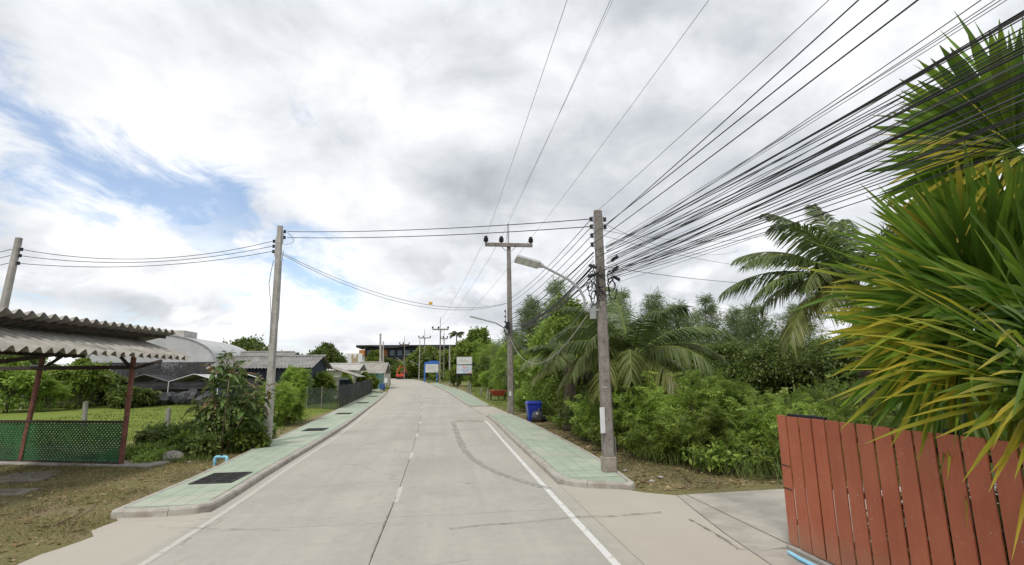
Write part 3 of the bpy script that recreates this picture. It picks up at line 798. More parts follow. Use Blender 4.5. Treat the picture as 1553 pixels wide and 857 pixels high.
# lamp pole to crossarm pole
vz = [at(770, y, 33.5) for y in (455, 461, 470, 479)]
for k in range(4):
    A = np.array([PB[0] - .19, PB[1], (6.66, 6.45, 6.2, 5.95)[k]])
    cab('thin black power line strung between lamp pole and crossarm pole', 'power lines between the two right poles', A, vz[k], .25, .010)
for k in range(15):
    f = k / 14
    A = np.array([PB[0] - .13, PB[1] + .1, 5.75 - f * .8 + rw.uniform(-.04, .04)]); B = at(770, 486 + f * 18, 33.5)
    cab('black telecom cable slung between lamp pole and crossarm pole', 'telecom cables between the two right poles', A, B, rw.uniform(.2, .6), rw.uniform(.006, .012) if k % 5 else .02)
for k, (s, p0, p1) in enumerate(((1.55, (891, 478), (772, 508)), (1.15, (893, 462), (772, 505)))):
    cab(('pale cable drooping deepest between lamp pole and crossarm pole', 'grey cable drooping above the pale one between lamp pole and crossarm pole')[k], None, at(*p0, 12.9), at(*p1, 33.5), s, .016 if k == 0 else .011, M_PALECAB if k == 0 else M_CABLE2)
# high-voltage wires
for k, (f, ex) in enumerate(((-.477, 860), (-.155, 926), (.466, 1075))):
    A = np.array([VB[0] - .05 + f * 3.26, VB[1] - .16, zc_ + .5])
    B = through(A, ex, 0, A[0] + (.5, .9, 1.2)[k] * 1.0, -18.0, .5)
    cab('thin high-voltage wire climbing overhead from the near crossarm pole', 'high-voltage wires overhead', A, B, .5, .007, M_CABLE2, n=26)
    C2 = FP1 + np.array([f * 3.1, -.16, .3])
    cab('thin high-voltage wire between the near crossarm pole and the far one', 'high-voltage wires down the road', A, C2, 1.0, .010, M_CABLE2)
    C3 = FP2 + np.array([f * 3.1, -.16, .3])
    cab('thin high-voltage wire beyond the far crossarm pole', 'high-voltage wires beyond the far pole', C2, C3, .4, .012, M_CABLE2)
A2 = at(772, 330, 33.7); cab('single earth wire rising overhead from the crossarm pole spike', None, A2, through(A2, 930, 0, 5.4, -18, .4), .4, .005, M_CABLE2, n=24)
# across the road
for k in range(2):
    a = LR[k] + np.array([.1, 0, 0]); b = np.array([PB[0] - .21, PB[1], (6.66, 6.45)[k]])
    cab(('upper', 'lower')[k] + ' of two black wires crossing the road between bare pole and lamp pole', None, a, b, .12, .013)
a = on_shaft(LB, LT, 7.55) + np.array([.12, 0, 0]); b = at(768, 460, 33.5)
for k in range(2): cab('slack grey cable crossing the road from the leaning pole to the crossarm pole', 'slack road-crossing cables', a - np.array([0, 0, .06 * k]), b - np.array([0, 0, .02 * k]), 1.05 + .12 * k, .011, M_CABLE2)
tg = at(653, 460, 27.6)
solo('cable_tag', 'small orange-yellow tag hanging on the slack road-crossing cable', 'tag', MB().box(tg, (.2, .02, .15)), surf('tag_yellow', (.6, .35, .04), (.7, .42, .05), 9, .5), bevel=.01)
for k in range(3):
    cab('black wire between the leaning pole and the pole behind the shed', 'wires above the shed', LL[k] + np.array([-.06, 0, 0]), FR[k], (.55, .45, .35)[k], .012)
    cab('black wire leaving the pole behind the shed', 'wires leaving the shed pole', FR[k] - np.array([.34, 0, 0]), FR[k] + np.array([-14, 6, -.3]), .3, .012)
# side spans to the right
for k, (z, ex, ey, sg) in enumerate(((6.55, 1120, 380, .5), (6.35, 1180, 352, .4), (5.35, 1285, 428, .3), (6.2, 1300, 400, .6))):
    cab('faint service wire running from the lamp pole to the coconut palms', 'service wires to the right', np.array([PB[0] + .13, PB[1], z]), at(ex, ey, 24), sg, .009 if k == 2 else .006, M_CABLE2)
# ---------------------------------------------------------------- built things
def corrugated(name, parent, m, o, u, v, lu, lv, pitch, amp, per, thick=.012, seg=8, rng=random.Random(4)):
    """wavy roof sheets laid side by side: u runs across the waves, v along them"""
    o, u, v = [np.array(q, float) for q in (o, u, v)]; u /= np.linalg.norm(u); v /= np.linalg.norm(v)
    n = np.cross(u, v); n = n if n[2] > 0 else -n
    tot = int(round(lu / (pitch * per))); out = []
    for k in range(tot):
        mb = MB(); m_ = per * seg + 1; dl = rng.uniform(-.02, .03); lift = (k % 2) * .006 + rng.uniform(-.003, .003); tw = rng.uniform(-.008, .008)
        for side in (0, 1):
            for e in (0, 1):
                for i in range(m_):
                    s = (k * per + i / seg) * pitch; a = amp * math.cos(2 * math.pi * i / seg)
                    sv = lv + dl if e else -dl
                    mb.v.append(tuple(o + u * s + v * sv + n * (a + lift + tw * (i / m_ - .5) - side * thick)))
        idx = lambda side, e, i: side * 2 * m_ + e * m_ + i
        for i in range(m_ - 1):
            mb.f.append((idx(0, 0, i), idx(0, 0, i+1), idx(0, 1, i+1), idx(0, 1, i))); mb.f.append((idx(1, 0, i), idx(1, 1, i), idx(1, 1, i+1), idx(1, 0, i+1)))
            for e in (0, 1): mb.f.append((idx(0, e, i), idx(1, e, i), idx(1, e, i+1), idx(0, e, i+1)))
        for i in (0, m_ - 1): mb.f.append((idx(0, 0, i), idx(0, 1, i), idx(1, 1, i), idx(1, 0, i)))
        out.append(part(name, mb, m, parent, smooth='auto'))
    return out
M_FIBRO = surf('fibre_cement_roof', (.27, .255, .225), (.38, .36, .32), 2.2, .95, (.14, .125, .105), .9, .75, .5, 25)
M_FIBRO2 = surf('old_grey_roof', (.21, .205, .195), (.30, .29, .275), 1.4, .95, (.12, .11, .10), .4, .7)
M_LATT = surf('green_lattice', (.010, .075, .028), (.018, .12, .045), 2.0, .5, (.008, .04, .022), 1.2, .6)
M_DARKWOOD = surf('dark_timber', (.035, .025, .022), (.07, .05, .042), 5, .85)
M_CEM = surf('cement', (.28, .26, .235), (.38, .355, .32), 4, .95, (.2, .16, .13), 1.5, .6, .5, 40)

# --- open roadside shed with lattice wall
ax = np.array([.14, .99, 0]); ax /= np.linalg.norm(ax); pr = np.array([ax[1], -ax[0], 0])       # along the eave / towards the road
SB = gp(183, 708); SB[2] = 0
sh = thing('roadside_shed', 'open shed with corrugated roofs, rusty red posts and green lattice by the road', 'shed', SB)
eav_far = atz(286, 543, 3.25); eav_z = 3.25
eave0 = eav_far - ax * 9.2
lower = 2.6
vdir = (-pr * math.cos(R_(18)) + np.array([0, 0, math.sin(R_(18))]))
corrugated('roof_sheet', sh, M_FIBRO, eave0, ax, vdir, 9.24, lower, .33, .075, 4)
hi_far = atz(270, 504, 4.2); hi0 = hi_far - ax * 9.24
vd2 = (-pr * math.cos(R_(-13)) + np.array([0, 0, math.sin(R_(-13))]))
corrugated('roof_sheet', sh, M_FIBRO, hi0, ax, vd2, 9.24, 3.6, .33, .07, 4)
for d in (.35, 1.8, 3.2):
    a = hi0 + vd2 * d - np.array([0, 0, .11]); part('purlin', MB().beam(a, a + ax * 9.1, .05, .09), M_DARKWOOD, sh)
for d in (.55, 2.2):
    a = eave0 + vdir * d - np.array([0, 0, .11]); part('purlin', MB().beam(a, a + ax * 9.1, .05, .09), M_DARKWOOD, sh)
wl_dir = -pr
P1b = SB.copy(); P2b = gp(30, 704); P2b[2] = 0; P3b = P1b + (P2b - P1b) * 2
posts = []
for k, (b, tpx, ty) in enumerate(((P1b, 203, 541), (P2b, 66, 536))):
    tq_ = at(tpx, ty, b[1]); posts.append((b, tq_)); part('post', MB().beam(b, tq_, .11, .11), M_RUST, sh, bevel=.008)
b3 = P1b + (P2b - P1b) * 2.0; t3 = b3 + np.array([.1, 0, 3.3]); part('post', MB().beam(b3, t3, .11, .11), M_RUST, sh); posts.append((b3, t3))
tb = lambda k, f: posts[k][0] + (posts[k][1] - posts[k][0]) * f
part('tie_beam', MB().beam(tb(0, .90) - np.array([0, .09, 0]), tb(2, .90) - np.array([0, .09, 0]), .07, .12), M_DARKWOOD, sh)
br = [at(245, 547, P1b[1] - .3), at(203, 559, P1b[1])]
part('brace', MB().beam(br[0], br[1], .06, .08), M_DARKWOOD, sh)
part('brace', MB().beam(at(183, 541, P1b[1]), at(200, 560, P1b[1]), .06, .08), M_DARKWOOD, sh)
part('brace', MB().beam(at(98, 538, P2b[1]), at(63, 560, P2b[1]), .06, .08), M_DARKWOOD, sh)
part('rafter', MB().beam(at(0, 549, 13.5), at(96, 536, 17.5), .06, .10), M_DARKWOOD, sh)
# lattice panels between the posts
def lattice(k0, k1, z0, z1):
    a, b = tb(k0, 0), tb(k1, 0); d = b - a; Ln = np.linalg.norm(d[:2]); d = d / Ln; nrm = np.array([d[1], -d[0], 0])
    mb = MB(); st = .125; w = .048; Hh = z1 - z0
    for layer, sg in ((0, 1), (1, -1)):
        s = -Hh
        while s < Ln + Hh:
            t0, t1 = s, s + sg * Hh
            lo, hi = (max(0, min(t0, t1)), min(Ln, max(t0, t1)))
            if hi - lo > .05:
                f0 = (lo - t0) / (t1 - t0); f1 = (hi - t0) / (t1 - t0)
                p = a + d * lo + np.array([0, 0, z0 + Hh * f0]); q_ = a + d * hi + np.array([0, 0, z0 + Hh * f1])
                e = (q_ - p) / np.linalg.norm(q_ - p); up = np.cross(e, nrm)
                o_ = nrm * (.012 * layer)
                mb.box((p + q_) / 2 + o_, (w, np.linalg.norm(q_ - p), .008), axes=(up, e, nrm))
            s += st
    stuff(part('lattice_panel', mb, M_LATT, sh, fix=False))
    part('lattice_rail', MB().beam(a + np.array([0, 0, z1 + .02]) - nrm * .02, b + np.array([0, 0, z1 + .02]) - nrm * .02, .05, .06), M_DARKWOOD, sh)
    part('lattice_rail', MB().beam(a + np.array([0, 0, z0 - .02]) - nrm * .02, b + np.array([0, 0, z0 - .02]) - nrm * .02, .05, .06), M_DARKWOOD, sh)
lattice(0, 1, .12, 1.28); lattice(1, 2, .12, 1.28)
part('footing_slab', MB().beam(P1b + np.array([1.1, -.05, .045]), b3 + np.array([0, -.05, .045]), .75, .09), M_CEM, sh, bevel=.02)
for k, (x, y, l, w, a) in enumerate(((*gp(22, 728)[:2], 1.5, 1.0, .1), (*gp(52, 719)[:2], 1.1, .5, .25), (*gp(5, 748)[:2], 1.2, .7, -.1))):
    solo('paving_slab', ['broken cement slab lying in front of the lattice wall', 'cement slab sunk in the brown grass, farther from the lattice', 'cement slab beside the broken one by the shed'][k], 'slab',
         MB().box((x, y, .012), (l, w, .05), a), surf('dirty_slab', (.17, .15, .125), (.27, .245, .21), 3, .95, (.15, .11, .08), 1.2, .8, .5, 40), bevel=.015)

# --- terracotta plank fence along the driveway
def plank_paint():
    m, nt, N, L, bs = new_mat('terracotta_paint'); v = _vec(nt)
    mp = N.new('ShaderNodeMapping'); L.new(v, mp.inputs[0]); mp.inputs[3].default_value = (30, 30, 1.2)
    gr = _noise(nt, mp.outputs[0], 1.6, 6, .6); n1 = _noise(nt, v, 1.3, 6, .6); n2 = _noise(nt, v, 11, 9, .75)
    oi = N.new('ShaderNodeObjectInfo')
    col = _ramp(nt, n1, [(.35, (.33, .088, .042)), (.65, (.40, .122, .060))])
    col = _mix(nt, 1.0, col, _ramp(nt, oi.outputs['Random'], [(0, (.90, .89, .89)), (1, (1.07, 1.06, 1.07))]), 'MULTIPLY')
    col = _mix(nt, _ramp(nt, gr, [(.42, .30), (.56, 0.0)]), col, (.27, .075, .035))
    col = _mix(nt, _ramp(nt, n2, [(.60, 0.0), (.72, .7)]), col, (.52, .27, .18))
    s_ = N.new('ShaderNodeSeparateXYZ'); L.new(v, s_.inputs[0]); mr = N.new('ShaderNodeMapRange'); L.new(s_.outputs[2], mr.inputs[0]); mr.inputs[1].default_value, mr.inputs[2].default_value, mr.inputs[3].default_value, mr.inputs[4].default_value = .1, .55, .75, 0.0
    col = _mix(nt, _mix(nt, 1.0, mr.outputs[0], n2, 'MULTIPLY'), col, (.30, .22, .15))
    L.new(col, bs.inputs['Base Color']); bs.inputs['Roughness'].default_value = .5; bs.inputs['Specular IOR Level'].default_value = .4
    b = N.new('ShaderNodeBump'); b.inputs['Strength'].default_value = .35; b.inputs['Distance'].default_value = .006; L.new(gr, b.inputs['Height']); L.new(b.outputs[0], bs.inputs['Normal']); return m
M_TERRA = plank_paint()
M_BLKST = surf('black_steel', (.012, .012, .013), (.03, .03, .03), 9, .5)
FX, FY0, FY1 = 4.955, 7.33, 1.9
fn = thing('plank_fence', 'terracotta red vertical plank fence by the concrete driveway', 'fence', (FX, FY0, .03))
PW, PG = .257, .032
rf = random.Random(6); y = FY0; k = 0
while y > FY1:
    w = .225 if k == 0 else PW; dz = rf.uniform(-.008, .008); lean = rf.uniform(-.003, .003); xo = rf.uniform(-.003, .003)
    mb = MB().box((FX + xo, y - w / 2, (1.885 + .10) / 2 + dz), (.022, w - PG, 1.785), axes=((1, 0, 0), (0, 1, lean), (0, -lean, 1)))
    part('plank', mb, M_TERRA, fn, bevel=.003); y -= w; k += 1
for z in (.42, 1.05, 1.70): part('rail', MB().box((FX + .043, (FY0 + FY1) / 2, z), (.05, FY0 - FY1 - .1, .06)), M_BLKST, fn)
for yy_ in (FY0 - .6, FY0 - 2.6, FY0 - 4.6): part('post', MB().box((FX + .12, yy_, .97), (.09, .09, 1.9)), M_BLKST, fn)
part('top_bar', MB().box((FX + .075, FY0 - .55, 1.895), (.05, .75, .045)), M_BLKST, fn)
for z in (1.18, .86): part('hinge_strap', MB().box((FX - .014, FY0 - .11, z), (.005, .20, .014)), M_BLKST, fn)
nails = MB()
for kk in range(20):
    for z in (.42, 1.05, 1.70): nails.box((FX - .0135, FY0 - .13 - kk * PW, z + rf.uniform(-.01, .01)), (.004, .012, .012))
stuff(part('screw_heads', nails, surf('screw', (.3, .2, .16), (.4, .3, .25), 9, .5), fn))
part('footing', MB().box((FX + .02, (FY0 + FY1) / 2, .055), (.16, FY0 - FY1, .06)), M_CEM, fn, bevel=.012)
M_PVC = surf('blue_pipe', (.22, .50, .68), (.30, .58, .74), 6, .4)
solo('water_pipe', 'pale blue pipe stub lying at the foot of the terracotta fence', 'pipe', MB().tube([(4.78, 7.1, .055), (4.74, 6.8, .06), (4.76, 6.4, .055), (4.8, 5.2, .055)], .028, 10), M_PVC, smooth='auto')

# --- blue pipe hoop beside the pavement
c = gp(335, 706); c[2] = 0
hoop = MB().tube([c + np.array(p) for p in ((-.20, .05, -.02), (-.20, .05, .20), (-.185, .05, .235), (-.15, .04, .25), (.12, -.02, .25), (.155, -.03, .235), (.17, -.04, .20), (.17, -.04, -.02))], .042, 12)
tpv = thing('water_pipe', 'bright blue pipe hoop sticking out of the ground beside the left pavement', 'pipe', c)
part('pipe', hoop, M_PVC, tpv, smooth='auto')
for p in ((-.2, .05, .14), (.17, -.04, .14)): part('coupling', MB().tube([c + np.array(p) - np.array([0, 0, .05]), c + np.array(p) + np.array([0, 0, .05])], .05, 12), M_PVC, tpv, smooth='auto')
part('valve', MB().box(c + np.array([0, 0, .30]), (.06, .05, .08)), M_BLACK, tpv, bevel=.01)

# --- blue bin and rubbish bag
M_BIN = surf('blue_plastic', (.012, .03, .27), (.02, .045, .36), 3, .35, spec=.5)
BP = np.array([4.98, 28.9, .02]); tbn = thing('wheelie_bin', 'tall blue plastic rubbish bin standing on the verge near the crossarm pole', 'bin', BP)
def frust(c, w0, d0, w1, d1, z0, z1):
    return MB().add([(c[0] + s * w0, c[1] + t * d0, z0) for s, t in ((-1, -1), (1, -1), (1, 1), (-1, 1))] + [(c[0] + s * w1, c[1] + t * d1, z1) for s, t in ((-1, -1), (1, -1), (1, 1), (-1, 1))],
        [(3, 2, 1, 0), (4, 5, 6, 7), (0, 1, 5, 4), (1, 2, 6, 5), (2, 3, 7, 6), (3, 0, 4, 7)])
part('body', frust(BP, .30, .32, .40, .42, .08, 1.0), M_BIN, tbn, bevel=.03)
part('rim', MB().box((BP[0], BP[1], 1.02), (.86, .90, .07)), M_BIN, tbn, bevel=.015)
part('lid', frust((BP[0], BP[1] + .02), .42, .44, .36, .36, 1.056, 1.14), M_BIN, tbn, bevel=.02)
for s in (-1, 1):
    part('wheel', lathe(MB(), (BP[0] + s * .3 - .03, BP[1] + .3, .12), [(.10, 0), (.12, .01), (.12, .05), (.10, .06)], 14, 'x'), M_BLACK, tbn)
for s in (-.2, 0, .2): part('rib', MB().box((BP[0] + s, BP[1] - .365, .56), (.04, .02, .75), axes=((1, 0, 0), (0, 1, -.1), (0, .1, 1))), M_BIN, tbn)
rb = random.Random(9)
M_BAG = surf('bag_plastic', (.035, .037, .04), (.07, .073, .078), 5, .3, spec=.5)
bag = MB().ico((5.12, 28.32, .33), (.36, .30, .34), 3, .16, rb); bag.v = [(v[0], v[1], max(v[2], .012)) for v in bag.v]
tg_ = thing('rubbish_bag', 'swollen black plastic rubbish bag leaning against the blue bin', 'bag', (5.12, 28.32, .012))
part('bag', bag, M_BAG, tg_, smooth=True); part('knot', MB().tube([(5.12, 28.3, .62), (5.14, 28.27, .70), (5.2, 28.22, .74)], [.06, .03, .06], 7), M_BAG, tg_, smooth=True)
bag2 = MB().ico((5.5, 28.5, .2), (.22, .22, .21), 3, .2, rb); bag2.v = [(v[0], v[1], max(v[2], .012)) for v in bag2.v]
solo('rubbish_bag', 'small black rubbish bag squeezed beside the swollen one', 'bag', bag2, M_BLACK, smooth=True)

# --- stake beside the lamp pole
c = gp(936, 722); c[2] = 0
solo('wooden_stake', 'thin pale bamboo stake standing beside the lamp pole', 'stake', MB().tube([c + np.array([0, 0, -.05]), c + np.array([.0, 0, .45]), c + np.array([-.01, 0, .95])], .014, 6), M_PALECAB)
cq = c + np.array([-.01, 0, .95])

# --- fence posts in the lawn and by the right verge
M_OLDPOST = surf('old_concrete_post', (.20, .19, .17), (.29, .275, .25), 6, .95, (.12, .13, .08), 2, .6)
for lab, bx, by, ty in (('short grey concrete post in the lawn between shed and shrub', 253, 650, 620), ('grey concrete post standing behind the lattice wall', 127, 648, 610)):
    b = gp(bx, by); t = at(bx + 3, ty, b[1]); b[2] = 0
    tq2 = thing('fence_post', lab, 'post', b); part('post', shaft(b, t, .22, .2), M_OLDPOST, tq2); part('cap', MB().box(t + np.array([0, 0, .02]), (.16, .16, .05)), M_OLDPOST, tq2, bevel=.02)
for lab, bx, by, h in (('weathered stub post at the verge nearest the red cart', 739.5, 607, 1.1), ('short leaning post with pale top on the right verge', 729, 600, .8), ('slim wooden post by the roadside bushes, paired with a taller one', 713.5, 598, 1.3), ('taller slim wooden post by the roadside bushes', 709.5, 597, 1.6)):
    b = gp(bx, by); solo('fence_post', lab, 'post', shaft(b, b + np.array([.03, 0, h]), .18, .15), M_OLDPOST, loc=b)

# --- red cart by the roadside bushes
M_REDP = surf('faded_red_paint', (.30, .05, .03), (.42, .09, .05), 4, .6)
b = gp(755, 607); z0 = b[2]; tcart = thing('hand_cart', 'small red cart with black wheels parked among the roadside bushes', 'cart', b)
part('tray', frust(b, .55, .8, .75, 1.0, z0 + .45, z0 + .95), M_REDP, tcart, bevel=.02)
for s in (-1, 1): part('wheel', lathe(MB(), (b[0] + s * .68 - .05, b[1], z0 + .36), [(.30, 0), (.36, .02), (.36, .09), (.30, .11)], 18, 'x'), M_BLACK, tcart)
part('handle', MB().tube([(b[0] - .3, b[1] - .8, z0 + .8), (b[0] - .5, b[1] - 1.3, z0 + .95), (b[0] + .5, b[1] - 1.3, z0 + .95), (b[0] + .3, b[1] - .8, z0 + .8)], .025, 6), M_BLACK, tcart)
part('leg', MB().box((b[0], b[1] - .7, z0 + .23), (.05, .05, .46)), M_BLACK, tcart)

# --- black net fence along the left pavement
M_NET = netmat('black_shade_net', (.018, .020, .022), .10)
M_NET2 = netmat('thin_green_net', (.03, .045, .03), .42)
M_NET3 = netmat('old_shade_net', (.03, .03, .034), .10)
n0 = gp(513, 622); n1 = np.array([-9.25, 70.0, HZ(70)])
tn = thing('net_fence', 'black shade-net fence on slim posts along the left pavement', 'fence', n0)
npan = 10; rn = random.Random(2)
pp = [n0 + (n1 - n0) * (k / npan) for k in range(npan + 1)]
for k, p in enumerate(pp):
    p[2] = HZ(p[1]); part('post', MB().tube([p + np.array([-.07, 0, 0]), p + np.array([-.07, 0, 1.9])], .03, 7), M_BLKST, tn)
def netpanel(a, b, h, mat_, par, nm='net_panel', sagv=.08):
    mb = MB(); nx_, nz_ = 10, 6
    for j in range(nz_ + 1):
        for i in range(nx_ + 1):
            t = i / nx_; p = a + (b - a) * t; z = h * j / nz_ - (sagv * 4 * t * (1 - t) if j == nz_ else 0)
            nn = np.array([-(b - a)[1], (b - a)[0], 0]); nn /= np.linalg.norm(nn)
            mb.v.append(tuple(p + nn * rn.uniform(-.05, .05) * (0 < i < nx_) + np.array([0, 0, z + .02])))
    for j in range(nz_):
        for i in range(nx_): q = j * (nx_ + 1) + i; mb.f.append((q, q + 1, q + nx_ + 2, q + nx_ + 1))
    return part(nm, mb, mat_, par, smooth=True, fix=False)
for a, b_ in zip(pp[:-1], pp[1:]): netpanel(a.copy(), b_.copy(), 1.85, M_NET, tn)
n2 = at(424, 600, 47.5); n2[2] = HZ(47.5)
tn2 = thing('net_fence', 'see-through green net fence closing the lawn behind the feathery bush', 'fence', n0 + np.array([-.1, .2, 0]))
q0 = n0 + np.array([-.12, .15, 0])
for k in range(4):
    a = q0 + (n2 - q0) * k / 4; b_ = q0 + (n2 - q0) * (k + 1) / 4
    netpanel(a, b_, 1.7, M_NET2, tn2); part('post', MB().tube([b_, b_ + np.array([0, 0, 1.75])], .035, 6), M_OLDPOST, tn2)

# --- houses and nursery on the left
M_NAVY = surf('navy_wall', (.030, .040, .060), (.05, .062, .085), 1.5, .85, (.02, .025, .035), .8, .6)
M_TEAL = surf('teal_wall', (.10, .30, .26), (.16, .38, .33), 1.5, .8)
M_CREAM = surf('cream_wall', (.42, .40, .36), (.52, .50, .45), 2, .9, (.3, .28, .24), .8, .5)
M_GREYR = surf('pale_roof', (.40, .39, .37), (.50, .485, .46), 1.5, .9, (.3, .28, .25), .6, .5)
M_GLASSD = surf('dark_glass', (.02, .028, .034), (.05, .07, .085), .6, .12, spec=.6)
def house(name, label, x0, x1, Y0, Y1, ze, zr, wallm, roofm, over=.5, pitch=.30, rz=0.0, wins=()):
    """gable house, ridge along x"""
    g0 = HZ(Y0); t = thing(name, label, 'house', ((x0 + x1) / 2, Y0, g0)); ym = (Y0 + Y1) / 2
    part('wall', MB().box(((x0 + x1) / 2, Y0 + .1, (g0 + ze) / 2), (x1 - x0, .2, ze - g0)), wallm, t)
    part('wall', MB().box(((x0 + x1) / 2, Y1 - .1, (g0 + ze) / 2), (x1 - x0, .2, ze - g0)), wallm, t)
    for x in (x0, x1):
        part('gable_wall', MB().extrude([(x - .1, Y0 + .2, g0), (x - .1, Y1 - .2, g0), (x - .1, Y1 - .2, ze), (x - .1, ym, zr - .12), (x - .1, Y0 + .2, ze)], (.2, 0, 0)), wallm, t)
    hl = math.hypot(ym - Y0, zr - ze); dv = np.array([0, ym - Y0, zr - ze]) / hl
    o = np.array([x0 - over, Y0, ze]) - dv * over; corrugated('roof_sheet', t, roofm, o, (1, 0, 0), dv, x1 - x0 + 2 * over, hl + over, pitch, .045, 5, seg=6)
    dv2 = dv * np.array([1, -1, 1]); o2 = np.array([x0 - over, Y1, ze]) - dv2 * over
    corrugated('roof_sheet', t, roofm, o2, (1, 0, 0), dv2, x1 - x0 + 2 * over, hl + over, pitch, .045, 5, seg=6)
    part('ridge_cap', MB().tube([(x0 - over, ym, zr + .05), (x1 + over, ym, zr + .05)], .12, 8), roofm, t)
    for (wx, wz, ww, wh) in wins:
        w_ = part('window', MB().box((wx, Y0 - .03, wz), (ww, .08, wh)), M_OLDPOST, t); part('pane', MB().box((wx, Y0 - .08, wz), (ww - .16, .03, wh - .16)), M_GLASSD, w_)
    return t
xb0, xb1 = at(330, 556, 49)[0], at(468, 556, 49)[0]
hB = house('house', 'long low house with grey corrugated roof and dark navy wall', xb0, xb1, 49, 56, at(420, 555, 49)[2], at(420, 541, 52.5)[2], M_NAVY, M_FIBRO2, .7, .3)
xb0, xb1 = at(350, 541, 66)[0], at(428, 541, 66)[0]
house('house', 'second grey roof peeking over the navy-walled house', xb0, xb1, 66, 72, at(400, 543, 66)[2], at(400, 534.5, 69)[2], M_CREAM, M_FIBRO2, .6)
t = thing('lean_to', 'lean-to with cream wall and sloping grey roof beside the navy house', 'shed', (at(500, 580, 58)[0], 58, HZ(58)))
a0, a1 = at(482, 552, 58), at(541, 571, 58)
v_ = a1 - a0; corrugated('roof_sheet', t, M_FIBRO, a0, (0, 1, 0), v_, 6, np.linalg.norm(v_), .3, .04, 5, seg=6)
part('wall', MB().box(((a0[0] + a1[0]) / 2 - .6, 59, (HZ(58) + a1[2]) / 2), (v_[0] - .8, .2, a1[2] - HZ(58) - .12)), M_CREAM, t)
part('opening_shade', MB().box((a1[0] - 1.3, 58.85, HZ(58) + 1.0), (1.3, .1, 2.0)), M_GLASSD, t)  # dark panel on the solid wall, painting the shade inside an open doorway
for x in (a0[0] + .3, a1[0] - .2): part('post', MB().tube([(x, 58.1, HZ(58)), (x, 58.1, at(500, 560, 58)[2] - .4 if x < a1[0] - 1 else a1[2] - .05)], .05, 6), M_OLDPOST, t)
xc0, xc1 = at(497, 560, 70)[0], at(536, 560, 70)[0]
house('house', 'low house with pale roof between the lean-to and the teal house', xc0, xc1, 70, 76, at(515, 560.5, 70)[2], at(515, 552.5, 73)[2], M_CREAM, M_GREYR, .4, .3)
xd0, xd1 = at(537, 565, 80)[0], at(572, 565, 80)[0]
zd = at(555, 564.5, 80)[2]
house('house', 'small teal-walled house with brown-grey wavy roof near the net fence end', xd0, xd1, 80, 88, zd, at(555, 550, 84)[2], M_TEAL, M_FIBRO, .5, .34, wins=((xd0 + 1.1, zd - .9, 1.1, .9), (xd1 - 1.6, zd - .9, 1.4, .9)))
# gate pillar with white sign
b = np.array([at(587, 580, 96)[0], 96, HZ(96)]); t = thing('gate_pillar', 'rough grey gate pillar topped by a white oval sign at the road bend', 'pillar', b)
part('pillar', MB().box(b + np.array([0, 0, 1.1]), (1.1, 1.0, 2.2)), M_CEM, t, bevel=.05); part('sign_panel', MB().add([(b[0] - .45 + .9 * (.5 + .5 * math.cos(q)), b[1] + s, b[2] + 3.1 + .95 * math.sin(q)) for s in (-.06, .06) for q in np.linspace(0, 2 * math.pi, 17)[:-1]], [tuple(range(16)), tuple(range(16, 32))[::-1]] + [(i, (i + 1) % 16, 16 + (i + 1) % 16, 16 + i) for i in range(16)]), M_WHITE, t)
part('notice', MB().box(b + np.array([-.15, -.53, .9]), (.5, .03, .8)), M_WHITE, t)
bq = np.array([at(580, 592, 76)[0], 76, HZ(76)])
solo('water_drum', 'blue plastic drum standing at the end of the net fence', 'drum', lathe(MB(), bq, [(.30, 0), (.34, .05), (.34, .3), (.36, .33), (.34, .36), (.34, .62), (.36, .65), (.34, .68), (.34, .95), (.28, 1.0)], 14), surf('drum_blue', (.03, .07, .2), (.05, .1, .28), 5, .4), loc=bq, smooth='auto')
# arched net house
M_ARCH = surf('grey_net_roof', (.40, .405, .41), (.48, .48, .485), .8, .9, (.36, .36, .365), .35, .6)
zb = at(325, 549, 60)[2]; xr = at(327, 549, 60)[0]; xm = at(228, 549, 60)[0]; zt = at(240, 506, 60)[2]; hw = xr - xm; rise = zt - zb
t = thing('net_house', 'arched plant nursery with grey net roof behind the shed', 'nursery', (xm, 60, HZ(60)))
prof = [(xm + hw * math.cos(a), zb + rise * math.sin(a)) for a in np.linspace(0, math.pi, 25)]
for y0_, y1_ in ((60, 64), (64.05, 68), (68.05, 72)):
    mb = MB()
    for (x, z) in prof: mb.v += [(x, y0_, z), (x, y1_, z), (x * .998 + xm * .002, y1_, z - .04), (x * .998 + xm * .002, y0_, z - .04)]
    for i in range(len(prof) - 1):
        for j in range(4): mb.f.append((4*i + j, 4*i + (j+1) % 4, 4*i + 4 + (j+1) % 4, 4*i + 4 + j))
    mb.f += [(0, 1, 2, 3), tuple(4 * (len(prof) - 1) + j for j in (3, 2, 1, 0))]
    part('roof_net', mb, M_ARCH, t, smooth='auto')
part('end_net', MB().extrude([(x, 60.1, z - .05) for x, z in prof], (0, .05, 0)), M_ARCH, t)
for k, r_ in enumerate((.97,)):
    part('arch_pipe', MB().tube([(xm + hw * r_ * math.cos(a), 60.05, zb + rise * r_ * math.sin(a)) for a in np.linspace(0, math.pi, 20)], .04, 5), M_GALV, t)
part('ridge_vent', MB().box((at(275, 507, 62)[0], 62, at(275, 507, 62)[2] - .1), (2.0, 3, .8)), M_GREYR, t)
for x in np.linspace(xm - hw, xr, 8): part('post', MB().tube([(x, 60.2, HZ(60)), (x, 60.2, zb + .05)], .06, 6), M_OLDPOST, t)
for k in range(7):
    xa = xm - hw + 2 * hw * k / 7; netpanel(np.array([xa, 60.06, HZ(60)]), np.array([xa + 2 * hw / 7, 60.06, HZ(60)]), zb - HZ(60), M_NET3, t, 'side_net', .0)
